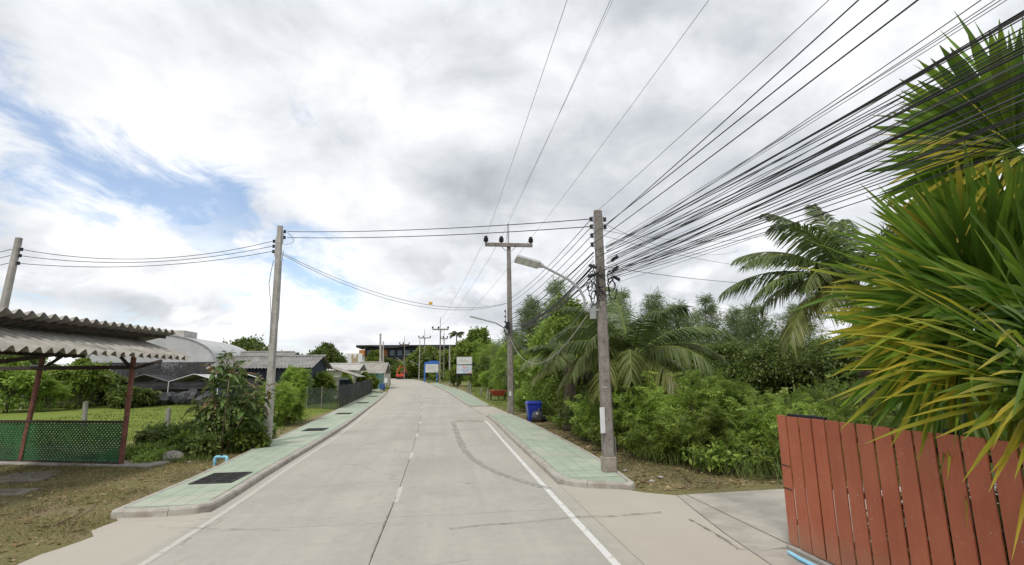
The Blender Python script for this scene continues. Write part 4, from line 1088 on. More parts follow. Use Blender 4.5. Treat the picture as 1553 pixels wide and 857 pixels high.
# low shade shelters with white pipe frames
M_PIPEW = surf('white_pipe', (.62, .63, .64), (.72, .73, .74), 8, .4)
def shelter(label, pxa, pxb, Y, zt_, peak, dep=5.0, net=M_NET3):
    xa, xb_ = at(pxa, 590, Y)[0], at(pxb, 590, Y)[0]; g_ = HZ(Y); t = thing('shade_shelter', label, 'shelter', ((xa + xb_) / 2, Y, g_)); nb_ = max(1, int((xb_ - xa) / 3.2))
    for k in range(nb_):
        x0_, x1_ = xa + (xb_ - xa) * k / nb_, xa + (xb_ - xa) * (k + 1) / nb_; xm_ = (x0_ + x1_) / 2
        part('gable_pipe', MB().tube([(x0_, Y, zt_), (xm_ - .1, Y, zt_ + peak), (xm_ + .1, Y, zt_ + peak), (x1_, Y, zt_)], .035, 6), M_PIPEW if k == 1 or peak < .6 else M_OLDPOST, t)
        for s_, (u0, u1) in enumerate((((x0_, zt_), (xm_, zt_ + peak)), ((xm_, zt_ + peak), (x1_, zt_)))):
            part('roof_net', MB().add([(u0[0], Y + .02, u0[1]), (u1[0], Y + .02, u1[1]), (u1[0], Y + dep, u1[1]), (u0[0], Y + dep, u0[1])], [(0, 1, 2, 3)]), M_ARCH if k % 2 else net, t, fix=False)
        part('pole', MB().tube([(x0_, Y, g_), (x0_, Y, zt_)], .04, 6), M_PIPEW, t)
        netpanel(np.array([x0_, Y + dep, g_]), np.array([x1_, Y + dep, g_]), zt_ - g_, net, t, 'back_net', 0)
        netpanel(np.array([x0_, Y + .06, zt_ - .75]), np.array([x1_, Y + .06, zt_ - .75]), .72, net, t, 'front_net', .0)
        for zz in (.55, 1.05):
            part('bench', MB().box((xm_, Y + 1.4, g_ + zz), ((x1_ - x0_) * .9, 1.0, .05)), M_OLDPOST, t)
    return t
shelter('shade-net shelter with white gable pipes behind the lawn', 178, 330, 55, at(250, 579, 55)[2], .7)
shelter('ragged dark net shelter beside the navy house', 330, 392, 47, at(350, 574, 47)[2], .5, 4)
shelter('dark net shelter seen through the open shed', -40, 110, 50, at(60, 560, 50)[2], .5, 5)
M_JUNK = surf('dark_sheeting', (.02, .021, .024), (.05, .052, .058), 1.6, .5)
rj = random.Random(31)
for k in range(9):
    px = 190 + k * 17 + rj.uniform(-5, 5); Y = 52 + rj.uniform(-1, 1.5); c = at(px, 604, Y); c[2] = HZ(Y)
    mb = MB().ico(c + np.array([0, 0, .5]), (rj.uniform(.7, 1.2), .8, rj.uniform(.5, 1.0)), 2, .35, rj); mb.v = [(v[0], v[1], max(v[2], c[2] + .01)) for v in mb.v]
    solo('covered_heap', 'dark sheeting heap piled in front of the white-piped shade shelter', 'heap', mb, M_JUNK, group='sheeting heaps by the nursery')

# --- roadside signboards
def print_mat(name, base, blobs):
    m, nt, N, L, bs = new_mat(name); v = _vec(nt, False); col = None
    c = _ramp(nt, _noise(nt, v, 1.1, 2, .4), [(.42, base), (.46, blobs[0]), (.52, base), (.60, blobs[1])])
    L.new(c, bs.inputs['Base Color']); bs.inputs['Roughness'].default_value = .4; return m
M_PRINT1 = print_mat('board_print', (.60, .62, .60), ((.52, .55, .55), (.48, .50, .46)))
M_PRINT2 = print_mat('board_print_blue', (.62, .66, .70), ((.35, .50, .66), (.58, .45, .47)))
M_PRINT3 = print_mat('board_print_tan', (.55, .57, .60), ((.42, .30, .20), (.36, .27, .18)))
M_BLUEP = surf('blue_board', (.03, .11, .42), (.05, .15, .5), 3, .5)
Y = 112; a, b = at(645, 565, Y), at(665, 552, Y); cz = HZ(Y); wd = b[0] - a[0]
t = thing('signboard', 'white roadside signboard with an arched blue top', 'signboard', ((a[0] + b[0]) / 2, Y, cz))
part('panel', MB().box(((a[0] + b[0]) / 2, Y, (a[2] + b[2]) / 2), (wd, .12, b[2] - a[2])), M_PRINT1, t)
arch = [(a[0] - .25, Y - .1, b[2]), (b[0] + .15, Y - .1, b[2])] + [(b[0] + .15 - (wd + .4) * s, Y - .1, b[2] + .25 + .45 * math.sin(math.pi * (1 - s) * .8)) for s in np.linspace(0, 1, 9)]
part('top_arch', MB().extrude(arch, (0, .2, 0)), M_BLUEP, t)
part('side_frame', MB().box((a[0] - .14, Y, (cz + b[2]) / 2), (.26, .2, b[2] - cz)), M_BLUEP, t); part('leg', MB().box((b[0] - .3, Y + .1, (cz + a[2]) / 2), (.2, .2, a[2] - cz)), M_BLUEP, t)
for k, f in enumerate((.78, .62, .46, .3)): part('text_band', MB().box(((a[0] + b[0]) / 2 - .1, Y - .07, a[2] + (b[2] - a[2]) * f), (wd * (.7, .8, .6, .75)[k], .02, .16)), surf('text_grey%d' % k, (.40, .42, .42), (.55, .56, .55), 9, .6), t)
Y = 76; a, b = at(692.5, 566.5, Y), at(716, 554, Y); a2, b2 = at(692.5, 553, Y), at(716, 541, Y); cz = HZ(Y); wd = b[0] - a[0]; xm_ = (a[0] + b[0]) / 2
t = thing('signboard', 'double white billboard on dark posts half hidden by roadside trees', 'signboard', (xm_, Y, cz))
part('panel', MB().box((xm_, Y, (a[2] + b[2]) / 2), (wd, .1, b[2] - a[2])), M_PRINT2, t); part('panel', MB().box((xm_, Y, (a2[2] + b2[2]) / 2), (wd, .1, b2[2] - a2[2] - .05)), M_PRINT1, t)
for x in (a[0] + .1, b[0] - .1): part('post', MB().box((x, Y + .12, (cz + b2[2]) / 2), (.12, .12, b2[2] - cz)), M_BLACK, t)
part('base_panel', MB().box((xm_, Y + .03, a[2] - .15), (wd, .1, .28)), M_BLACK, t)
for k, f in enumerate((.72, .5, .3)): part('text_band', MB().box((xm_ + .1, Y - .06, a[2] + (b[2] - a[2]) * f), (wd * (.4, .5, .3)[k], .02, .09)), surf('text_col%d' % k, ((.5, .3, .32), (.3, .42, .6), (.5, .35, .35))[k], ((.55, .35, .36), (.35, .48, .64), (.55, .4, .4))[k], 9, .6), t)
part('text_band', MB().box((xm_ - .1, Y - .06, (a2[2] + b2[2]) / 2), (wd * .6, .02, .12)), surf('text_pale', (.5, .47, .44), (.56, .52, .5), 9, .6), t)
Y = 118; a, b = at(525, 556, Y), at(549.5, 536, Y); cz = HZ(Y)
t = thing('billboard', 'white billboard with tan animal picture above the teal house roof', 'billboard', ((a[0] + b[0]) / 2, Y, cz))
part('panel', MB().box(((a[0] + b[0]) / 2, Y, (a[2] + b[2]) / 2), (b[0] - a[0], .2, b[2] - a[2])), M_WHITE, t)
an = [(.30, .02), (.34, .45), (.30, .75), (.36, .98), (.44, .92), (.50, .62), (.58, .66), (.66, .98), (.74, .9), (.74, .5), (.68, .1), (.6, .02), (.5, .12), (.42, .02)]
part('picture', MB().extrude([(a[0] + (b[0] - a[0]) * u, Y - .14, a[2] + (b[2] - a[2]) * w) for u, w in an], (0, .03, 0)), surf('tan_print', (.34, .24, .15), (.50, .40, .28), 2.2, .6), t)
for f in (.2, .8): part('post', MB().box((a[0] + (b[0] - a[0]) * f, Y + .15, (cz + a[2]) / 2), (.25, .1, a[2] - cz)), M_OLDPOST, t)

# --- red excavator at the bend
Y = 141; b = at(608, 575, Y); z0 = HZ(Y); b[2] = z0; t = thing('excavator', 'small red excavator with raised bent arm parked at the road bend', 'excavator', b)
for s in (-1, 1):
    part('track', MB().extrude([(b[0] + dx, Y + s * .75 - .2, z0 + dz) for dx, dz in ((-1.2, .2), (-.95, .02), (.95, .02), (1.2, .2), (1.2, .42), (.95, .6), (-.95, .6), (-1.2, .42))], (0, .4, 0)), M_BLACK, t)
M_EXR = surf('excavator_red', (.50, .055, .03), (.6, .085, .05), 3, .45)
part('body', MB().box((b[0] - .1, Y, z0 + .95), (2.3, 1.6, .65)), M_EXR, t, bevel=.08)
cb = part('cab', frust((b[0] + .35, Y + .3), .45, .4, .4, .36, z0 + 1.38, z0 + 2.2), M_EXR, t, bevel=.05)
part('window', MB().box((b[0] + .35, Y - .10, z0 + 1.85), (.6, .06, .45)), M_GLASSD, cb)
part('boom', MB().beam((b[0] - 1.1, Y - .3, z0 + 1.2), (b[0] - .35, Y - .3, z0 + 3.4), .2, .26).beam((b[0] - .35, Y - .31, z0 + 3.35), (b[0] + .9, Y - .31, z0 + 3.1), .2, .26), M_EXR, t)
part('arm', MB().beam((b[0] + .8, Y - .3, z0 + 3.2), (b[0] + 1.55, Y - .3, z0 + 1.7), .2, .28), M_EXR, t)
part('bucket', MB().extrude([(b[0] + 1.3 + dx, Y - .65, z0 + 1.75 - dz) for dx, dz in ((0, 0), (.5, 0), (.6, .5), (.25, .85), (-.1, .6))], (0, .7, 0)), M_BLACK, t, bevel=.03)

# --- modern building behind the trees at the bend
M_DKROOF = surf('dark_roof', (.02, .021, .024), (.04, .042, .046), 1, .6)
M_ORANGE = surf('orange_timber', (.40, .15, .04), (.50, .22, .07), 1.2, .6)
M_TAN = surf('tan_panel', (.42, .32, .18), (.5, .4, .24), 1.5, .7)
M_BLUEGL = surf('blue_glass', (.05, .10, .14), (.10, .17, .21), .4, .12, spec=.6)
M_FRAME = surf('dark_frame', (.03, .03, .032), (.05, .05, .052), 2, .6)
Y = 190; x0, x1 = at(553, 560, Y)[0], at(735, 560, Y)[0]; z0 = HZ(Y); zt = at(600, 527.5, Y)[2]; fh = (zt - z0) / 3
t = thing('apartment_building', 'dark modern three-storey block with orange panels behind the trees at the bend', 'building', ((x0 + x1) / 2, Y, z0))
part('core', MB().box(((x0 + x1) / 2, Y + 6.2, (z0 + zt) / 2), (x1 - x0, 11, zt - z0)), M_FRAME, t)
n = 16; bw = (x1 - x0) / n
for f in range(1, 4):
    part('floor_slab', MB().box(((x0 + x1) / 2, Y + .2, z0 + fh * f - (.2 if f == 3 else 0)), (x1 - x0, 1.6, .35)), M_FRAME, t)
part('roof', MB().extrude([(x0 - 3 + (x1 - x0 + 4) * s, Y - 2, zt + .1 + .35 * math.sin(s * 19)) for s in np.linspace(0, 1, 40)] + [(x1 + 1, Y - 2, zt + .9), (x0 - 3, Y - 2, zt + .9)][0:2], (0, 15, 0)), M_DKROOF, t)
rb_ = random.Random(14)
for k in range(n):
    part('column', MB().box((x0 + bw * k, Y - .3, (z0 + zt) / 2), (.35, .5, zt - z0)), M_ORANGE if k in (0, 8) else M_FRAME, t)
    for f in range(3):
        c = rb_.random(); mm_ = M_TAN if c < .28 else (M_ORANGE if c < .36 else M_BLUEGL)
        w_ = part('window' if mm_ is M_BLUEGL else 'panel', MB().box((x0 + bw * (k + .5), Y + .55, z0 + fh * (f + .5)), (bw * .72, .12, fh * .66)), M_FRAME if mm_ is M_BLUEGL else mm_, t)
        if mm_ is M_BLUEGL: part('pane', MB().box((x0 + bw * (k + .5), Y + .46, z0 + fh * (f + .5)), (bw * .62, .05, fh * .56)), mm_, w_)
qa = at(543.5, 539, Y - 3); qb = at(552, 530.5, Y - 3)
part('balcony_box', MB().box(((qa[0] + qb[0]) / 2, Y + 1, (qa[2] + qb[2]) / 2), (qb[0] - qa[0], 6, qb[2] - qa[2])), M_ORANGE, t)
part('balcony_wall', MB().box(((qa[0] + qb[0]) / 2 + .4, Y + 1.5, (qa[2] + z0) / 2), (qb[0] - qa[0] - .8, 5, qa[2] - z0)), M_WHITE, t)
# ---------------------------------------------------------------- vegetation
def mesh_np(name, V, nper, faces_tpl, m, tip=None):
    """n copies of a small face template over consecutive vertex blocks"""
    V = np.asarray(V, np.float32); n = len(V) // nper; k = len(faces_tpl[0])
    tpl = np.array(faces_tpl, np.int32)
    F = (tpl[None] + (np.arange(n, dtype=np.int32) * nper)[:, None, None]).reshape(-1, k)
    me = bpy.data.meshes.new(name); me.vertices.add(len(V)); me.vertices.foreach_set('co', V.ravel())
    me.loops.add(F.size); me.loops.foreach_set('vertex_index', F.ravel())
    me.polygons.add(len(F)); me.polygons.foreach_set('loop_start', np.arange(0, F.size, k, dtype=np.int32))
    if tip is not None:
        a = me.attributes.new('tip', 'FLOAT', 'POINT'); a.data.foreach_set('value', np.asarray(tip, np.float32))
    me.update(calc_edges=True); me.materials.append(m); return me
def nobj(name, me, parent=None):
    o = bpy.data.objects.new(name, me); COL.objects.link(o); o.parent = parent; return o
def nrm(a): return a / (np.linalg.norm(a, axis=-1, keepdims=True) + 1e-9)
def leaf_quads(P, D, U, L, Wd, bend=.15, mid=.45):
    S = nrm(np.cross(D, U)); N = np.cross(S, D); L = L[:, None]; Wd = Wd[:, None]
    a = P; b = P + D * L * mid + S * Wd / 2 + N * L * .05; c = P + D * L - N * L * bend; d = P + D * L * mid - S * Wd / 2 + N * L * .05
    return np.stack([a, b, c, d], 1).reshape(-1, 3)
QT = [(0, 1, 2, 3)]
def clump_points(rng, lobes, per_lobe, per_clump, spread=.16, shell=.55):
    P, O = [], []
    for (c, r) in lobes:
        c = np.array(c); r = np.array([r] * 3 if np.isscalar(r) else r, float)
        d = nrm(rng.normal(size=(per_lobe, 3))); rad = (shell + (1 - shell) * rng.random(per_lobe))[:, None] * (1 + .12 * rng.normal(size=(per_lobe, 1)))
        cc = c + d * r * rad
        q = cc[:, None] + rng.normal(size=(per_lobe, per_clump, 3)) * (r.mean() * spread)
        P.append(q.reshape(-1, 3)); O.append(np.repeat(nrm(d / r * r.mean()), per_clump, 0))
    return np.concatenate(P), np.concatenate(O)
def broad_leaves(rng, P, O, size, up=.35, ratio=.5, droop=.2):
    n = len(P); D = nrm(O * .7 + rng.normal(size=(n, 3)) * .7 + np.array([0, 0, -droop])); U = nrm(rng.normal(size=(n, 3)) * .6 + np.array([0, 0, 1.0]) * (up + .6) + O * .3)
    L = size * (.6 + .8 * rng.random(n)); return leaf_quads(P, D, U, L, L * ratio)
def feather_leaves(rng, P, O, size, k=5, w=.16, droop=.25):
    """compound leaves: k pairs of narrow leaflets along a rachis"""
    n = len(P); D = nrm(O * .6 + rng.normal(size=(n, 3)) * .65 + np.array([0, 0, -droop])); U = nrm(rng.normal(size=(n, 3)) * .4 + np.array([0, 0, 1.0]))
    S = nrm(np.cross(D, U)); L = size * (.6 + .8 * rng.random(n)); out = []
    for i in range(k):
        t = (i + .5) / k
        base = P + D * (L * t)[:, None] - np.array([0, 0, 1.0]) * (L * .25 * t * t)[:, None]
        for s in (-1, 1):
            d2 = nrm(D * .45 + S * s * .9 + rng.normal(size=(n, 3)) * .12); ll = L * (.5 - .28 * abs(t - .45))
            out.append(leaf_quads(base, d2, U, ll, np.maximum(ll * w * 1.6, size * .03), .12))
    return np.concatenate(out)
def needles(rng, P, O, size, w=.05):
    n = len(P); D = nrm(O * .55 + rng.normal(size=(n, 3)) * .45 + np.array([0, 0, -.35])); U = nrm(rng.normal(size=(n, 3)))
    L = size * (.6 + .8 * rng.random(n)); return leaf_quads(P, D, U, L, L * w, .25)
def trunk_mesh(base, tips, r0, rng, fork=.45, h=None):
    mb = MB(); base = np.array(base, float); top = np.mean([np.array(t) for t in tips], 0)
    mid = base + (top - base) * fork; mid[:2] += rng.normal(size=2) * r0
    mb.tube([base - np.array([0, 0, .1]), base + (mid - base) * .5 + rng.normal(size=3) * r0 * .5, mid], [r0 * 1.25, r0, r0 * .8], 8)
    for t in tips:
        t = np.array(t, float); m1 = mid + (t - mid) * .5 + np.array([0, 0, .12]) * np.linalg.norm(t - mid) + rng.normal(size=3) * .06 * np.linalg.norm(t - mid)
        mb.tube([mid, m1, t], [r0 * .6, r0 * .4, r0 * .15], 6)
    return mb
M_BARK = surf('bark', (.09, .075, .06), (.17, .145, .12), 6, .95, (.06, .05, .04), 2, .6, .6, 30)
M_STEM = surf('shrub_stem', (.15, .11, .075), (.25, .19, .135), 8, .9)
GL_A = [(0.092, 0.144, 0.027), (0.172, 0.245, 0.042), (0.265, 0.325, 0.058)]       # mid green
GL_B = [(0.064, 0.098, 0.024), (0.113, 0.160, 0.037), (0.178, 0.221, 0.053)]        # dark
GL_C = [(0.165, 0.270, 0.044), (0.252, 0.377, 0.064), (0.380, 0.464, 0.101)]         # light, fresh
GL_D = [(0.087, 0.132, 0.048), (0.149, 0.204, 0.072), (0.231, 0.281, 0.101)]       # grey green, casuarina
GL_E = [(.149, .228, .044), (.228, .315, .061), (.333, .376, .105)]           # yellow green
ML = {k: leafmat('leaf_' + k, c, .42) for k, c in dict(a=GL_A, b=GL_B, c=GL_C, d=GL_D, e=GL_E).items()}

def tree(label, base, lobes, kind, leafm, size, per_lobe, per_clump, r0=.12, name='tree', cat='tree', group=None, seed=0, spread=.16, shell=.5, trunk=True, ratio=.5, w=.05, k=5):
    rng = np.random.default_rng(seed + 17); base = np.array(base, float)
    t = thing(name, label, cat, base, group)
    P, O = clump_points(rng, lobes, per_lobe, per_clump, spread, shell)
    P[:, 2] = np.maximum(P[:, 2], base[2] + .03)
    if kind == 'broad': V = broad_leaves(rng, P, O, size, ratio=ratio)
    elif kind == 'feather': V = feather_leaves(rng, P, O, size, k)
    else: V = needles(rng, P, O, size, w)
    nobj('crown', mesh_np('crown', V - base, 4, QT, ML[leafm] if isinstance(leafm, str) else leafm), t)
    if trunk:
        tips = [l[0] for l in lobes]; part('trunk', trunk_mesh(base, tips, r0, rng), M_BARK if name == 'tree' else M_STEM, t, smooth=True)
    return t
def lobes_round(c, r, n, seed, squash=.8, lobe=.5, jit=.25):
    rng = np.random.default_rng(seed); c = np.array(c, float); out = []
    for i in range(n):
        d = nrm(rng.normal(size=3)); d[2] = abs(d[2]) * .9 - .25
        p = c + d * np.array([r, r, r * squash]) * (.55 + jit * rng.random()); rr = r * lobe * (.7 + .6 * rng.random())
        out.append((p, (rr, rr, rr * .8)))
    return out
def lobes_cone(base, h, r, seed, n=9, z0=.25):
    rng = np.random.default_rng(seed); out = []
    for i in range(n):
        f = i / (n - 1); z = h * (z0 + (1 - z0) * f); w = r * (1 - f) ** .8 + .12 * r
        a = rng.random() * 6.28; q = w * .45
        out.append((np.array(base) + np.array([math.cos(a) * q, math.sin(a) * q, z]), (w * .75, w * .75, h * .10 + w * .25)))
    return out

def casuarina(label, base, h, r, m, seed, size=.5, nbr=110):
    rng = np.random.default_rng(seed + 900); base = np.array(base, float); t = thing('tree', label, 'tree', base)
    lean = rng.normal(size=2) * .03 * h; P, O = [], []; tr_ = []
    ax_ = lambda f: base + np.array([lean[0] * f * f, lean[1] * f * f, h * f])
    for k in range(nbr):
        f = .06 + .92 * rng.random() ** .85; az = rng.random() * 6.28; ln = r * (1.02 - f) ** .75 * (.45 + .75 * rng.random()) + .15
        up = .55 + .5 * rng.random(); a = ax_(f); d = np.array([math.cos(az), math.sin(az), up * .8]); e = a + d * ln; n = int(10 + 34 * ln / r)
        tr_.append((a, e)); tt = rng.random(n) ** .7
        P.append(a + (e - a) * tt[:, None] + rng.normal(size=(n, 3)) * .10 * (1 + ln)); O.append(np.repeat(nrm(d)[None], n, 0))
    P = np.concatenate(P); O = np.concatenate(O); P = np.repeat(P, 3, 0) + rng.normal(size=(len(P) * 3, 3)) * .10; O = np.repeat(O, 3, 0)
    P[:, 2] = np.maximum(P[:, 2], base[2] + .1)
    nobj('crown', mesh_np('crown', needles(rng, P, O, size, .065) - base, 4, QT, ML[m]), t)
    mb = MB().tube([ax_(f) for f in np.linspace(0, 1, 8)], [.14 * (1.05 - f) + .01 for f in np.linspace(0, 1, 8)], 7)
    for a, e in tr_[::3]: mb.tube([a, (a + e) / 2, e], [.03, .02, .006], 4)
    part('trunk', mb, M_BARK, t, smooth=True, fix=False); return t

# --- fan palms over the terracotta fence
M_FAN = leafmat('fan_palm_leaf', [(.075, .16, .017), (.115, .22, .022), (.17, .28, .03), (.24, .335, .04)], .45, .42, tip=(.45, .36, .035), spec=.45)
M_PET = surf('palm_stalk', (.12, .16, .03), (.2, .22, .05), 4, .6)
M_PTRUNK = surf('palm_trunk', (.09, .07, .05), (.18, .14, .10), 9, .95, (.05, .04, .03), 3, .6, .8, 25)
TB = [0, .12, .35, .6, .82, 1.0]; TW = [.25, .55, 1.0, 1.0, .74, .05]
FT_ = []
for i in range(5):
    for j in range(2): a = i * 3 + j; FT_.append((a, a + 1, a + 4, a + 3))
def fan_leaf(par, seed, hub, tgt, A, K, w, droop=.12, yel=.15, ynear=.55, tilt=0.0, split=.75):
    rng = np.random.default_rng(seed); hub = np.array(hub, float); tgt = np.array(tgt, float); m = tgt - hub; R = np.linalg.norm(m); m /= R
    n = nrm(CAM - hub + np.array([0, 0, 1.2 + tilt]) + rng.normal(size=3) * .5); n = nrm(n - m * (n @ m)); s = np.cross(n, m)
    K = int(K * 1.4); w = w * .80; V, T = [], []
    for k in range(K):
        th = R_(A) * (2 * k / (K - 1) - 1) + rng.normal() * .018
        out = rng.normal() * .22 + .22 * math.cos(th * 1.2)
        d = nrm(m * math.cos(th) + s * math.sin(th) + n * out * split); side = nrm(np.cross(n + rng.normal(size=3) * .25, d)); up = np.cross(d, side)
        Rk = R * (.80 + .2 * math.cos(th * .8)) * (.88 + .2 * rng.random()); dr = droop * (.2 + rng.random() * 1.2)
        yl = yel * 1.3 > rng.random(); y0 = ynear - .12 + rng.random() * .3; ya = (.55 + .45 * rng.random()) if yl else rng.random() * .12
        wk = w * (.8 + .35 * rng.random()); brk = rng.random() < .12
        for i, (t, tw) in enumerate(zip(TB, TW)):
            p = hub + d * Rk * t - np.array([0, 0, 1.0]) * Rk * (dr * t ** 2.3 + (0.35 * max(0, t - .6) if brk else 0))
            for q in (-1, 0, 1):
                V.append(p + side * q * wk * tw / 2 + up * (.22 * wk * tw if q else 0)); T.append(ya * min(1, max(0, (t - y0) / .4)) if i else 0)
    p0 = wloc(par); o = nobj('leaf', mesh_np('fan_leaf', np.array(V) - p0, 18, FT_, M_FAN, T), par)
    o.data.polygons.foreach_set('use_smooth', np.ones(len(o.data.polygons), bool))
    return hub, R
def fan_palm(label, base, crown, leaves, tr=.13):
    t = thing('fan_palm', label, 'palm', base); crown = np.array(crown, float)
    part('trunk', MB().tube([np.array(base) + (crown - np.array(base)) * f + np.array([math.sin(f * 5) * .03, 0, 0]) for f in np.linspace(0, 1, 14)], [tr * (1.25 - .3 * f) * (1 + .06 * (i % 2)) for i, f in enumerate(np.linspace(0, 1, 14))], 10), M_PTRUNK, t, smooth=True)
    for i, (h, g_, A, K, w, kw) in enumerate(leaves):
        hub, R = fan_leaf(t, 100 + i * 7 + int(base[0] * 10), h, g_, A, K, w, **kw)
        mid = (crown + hub) / 2 + np.array([0, 0, .08]); part('petiole', MB().tube([crown, mid, hub, hub + (np.array(g_) - hub) * .12], [.028, .022, .016, .008], 6), M_PET, t, smooth=True)
    return t
c2 = at(1560, 245, 6.0)
fan_palm('tall fan palm holding a round fan leaf up among the cables', (c2[0] + .1, c2[1] + .2, 0), c2 + np.array([.1, .15, -.1]), [
    (at(1538, 222, 5.8), at(1402, 92, 5.7), 100, 40, .17, dict(droop=.03, yel=.02, split=.12)),
    (at(1545, 228, 5.9), at(1372, 290, 5.5), 34, 14, .07, dict(droop=.14, yel=.95, ynear=.2)),
    (at(1560, 235, 5.7), at(1500, 300, 5.4), 45, 18, .075, dict(droop=.14, yel=.75, ynear=.25)),
    (at(1590, 220, 6.2), at(1700, 100, 6.4), 90, 36, .085, dict(droop=.06, yel=.05)),
    (at(1590, 260, 6.3), at(1640, 420, 6.0), 70, 28, .08, dict(droop=.2, yel=.4)),
    (at(1580, 210, 6.4), at(1560, 30, 6.8), 80, 34, .085, dict(droop=.05, yel=.0))])
c1 = at(1500, 470, 5.9)
G = dict
fan_palm('broad low fan palm with yellow-tipped blades spilling over the terracotta fence', (c1[0] + .1, c1[1] + .1, 0), c1, [
    (at(1500, 420, 5.7), at(1395, 255, 5.6), 62, 30, .10, G(droop=.06, yel=.04)),
    (at(1480, 432, 5.6), at(1285, 330, 5.5), 48, 24, .09, G(droop=.06, yel=.10)),
    (at(1478, 450, 5.5), at(1246, 425, 5.4), 40, 22, .085, G(droop=.08, yel=.25)),
    (at(1470, 470, 5.4), at(1246, 520, 5.2), 40, 22, .085, G(droop=.10, yel=.35)),
    (at(1462, 500, 5.4), at(1272, 580, 5.1), 38, 18, .085, G(droop=.16, yel=.45)),
    (at(1450, 490, 5.2), at(1350, 580, 4.9), 40, 16, .085, G(droop=.15, yel=.8, ynear=.3)),
    (at(1560, 410, 5.4), at(1520, 235, 5.3), 60, 30, .11, G(droop=.05, yel=.02)),
    (at(1580, 470, 5.0), at(1420, 400, 4.8), 55, 26, .10, G(droop=.08, yel=.06)),
    (at(1575, 510, 4.9), at(1385, 530, 4.7), 45, 22, .085, G(droop=.10, yel=.30)),
    (at(1580, 560, 4.8), at(1395, 605, 4.15), 42, 26, .068, G(droop=.12, yel=.40, ynear=.45)),
    (at(1600, 585, 4.7), at(1425, 660, 3.85), 34, 24, .062, G(droop=.12, yel=.7, ynear=.4)),
    (at(1625, 610, 4.6), at(1505, 718, 3.6), 32, 22, .062, G(droop=.12, yel=.95, ynear=.25)),
    (at(1440, 470, 6.4), at(1262, 470, 6.6), 75, 34, .09, G(droop=.08, yel=.08)),
    (at(1430, 530, 6.2), at(1290, 610, 6.3), 70, 30, .09, G(droop=.14, yel=.2)),
    (at(1430, 560, 5.9), at(1330, 650, 5.8), 65, 28, .08, G(droop=.16, yel=.25)),
    (at(1490, 360, 6.4), at(1350, 300, 6.6), 70, 30, .09, G(droop=.06, yel=.05)),
    (at(1520, 540, 5.9), at(1420, 600, 5.8), 60, 26, .09, G(droop=.1, yel=.2)),
    (at(1560, 520, 6.2), at(1640, 620, 6.2), 80, 30, .09, G(droop=.14, yel=.2)),
    (at(1600, 430, 5.8), at(1720, 330, 5.8), 80, 30, .09, G(droop=.06, yel=.1)),
    (at(1510, 470, 5.6), at(1400, 350, 5.5), 70, 28, .10, G(droop=.06, yel=.05))], .16)

# --- coconut palms
M_COCO = leafmat('coconut_leaflet', [(.07, .105, .03), (.10, .145, .042), (.145, .185, .06)], .34, .42, tip=(.33, .26, .04), spec=.4)
def frond(par, rng, base, az, e0, L, bend, lf, nl=84, yel=0.0, wl_=.06):
    base = np.array(base, float); n = 20; p = base.copy(); pts = [p.copy()]; tg = []
    for i in range(n):
        f = (i + .5) / n; el = e0 - bend * f ** 1.4
        d = np.array([math.cos(az) * math.cos(el), math.sin(az) * math.cos(el), math.sin(el)]); p = p + d * L / n; pts.append(p.copy()); tg.append(d)
    pts = np.array(pts); tg = np.array(tg + [tg[-1]])
    V, T = [], []
    side0 = np.array([-math.sin(az), math.cos(az), 0])
    tw = rng.normal() * .25
    for s in (-1, 1):
        for k in range(nl):
            f = .14 + .86 * (k + rng.random() * .5) / nl; x = f * n; i = min(int(x), n - 1); b = pts[i] + (pts[i + 1] - pts[i]) * (x - i); t = tg[i]
            sd_ = nrm(side0 * math.cos(tw) + np.cross(t, side0) * math.sin(tw)); ll = lf * (.35 + .65 * math.sin(math.pi * min(1, f * .85 + .12))) * (.85 + .3 * rng.random())
            d = nrm(t * (.35 + .6 * f) + sd_ * s * (.95 - .35 * f) + np.array([0, 0, -.22]) + rng.normal(size=3) * .08)
            u = nrm(np.cross(d, t) * s); wv = nrm(np.cross(d, u)) if False else nrm(t + rng.normal(size=3) * .2)
            w = wl_ * (.8 + .4 * rng.random()); g1 = np.array([0, 0, -1.0])
            c0, c1_, c2_ = b, b + d * ll * .5 + g1 * ll * .06, b + d * ll + g1 * ll * .38
            V += [c0 - wv * w * .3, c0 + wv * w * .3, c1_ + wv * w / 2, c1_ - wv * w / 2, c2_ + wv * w * .08, c2_ - wv * w * .08]
            y = yel * (.4 + .6 * rng.random()); T += [y * .5, y * .5, y * .8, y * .8, y, y]
    o = nobj('frond', mesh_np('frond', np.array(V) - wloc(par), 6, [(0, 1, 2, 3), (3, 2, 4, 5)], M_COCO, T), par)
    rc_ = MB().tube(pts, [.045 * (1 - .85 * i / n) for i in range(n + 1)], 5); rc_.v = [tuple(np.array(v)) for v in rc_.v]
    part('rachis', rc_, M_PET, o, smooth=True)
def coconut(label, base, crown, fronds, L, lf, seed, tr=.16, husk=True):
    rng = np.random.default_rng(seed); t = thing('coconut_palm', label, 'palm', base); base = np.array(base); crown = np.array(crown)
    n = 16
    part('trunk', MB().tube([base + (crown - base) * f + np.array([.12 * math.sin(f * 2.5), .05 * math.sin(f * 3), 0]) * (1 - f) for f in np.linspace(0, 1, n)], [tr * (1.4 - .6 * f) * (1 + .05 * (i % 2)) for i, f in enumerate(np.linspace(0, 1, n))], 10), M_PTRUNK, t, smooth=True)
    if husk: part('fibre_heart', MB().ico(crown + np.array([0, 0, .05]), (.24, .24, .38), 2, .3, random.Random(seed)), M_PTRUNK, t)
    for (az, e0, bend, y, l_) in fronds:
        frond(t, rng, crown + np.array([math.cos(az) * .1, math.sin(az) * .1, .1]), az + rng.normal() * .06, e0, L * l_ * (.93 + .14 * rng.random()), bend, lf, yel=y)
    return t
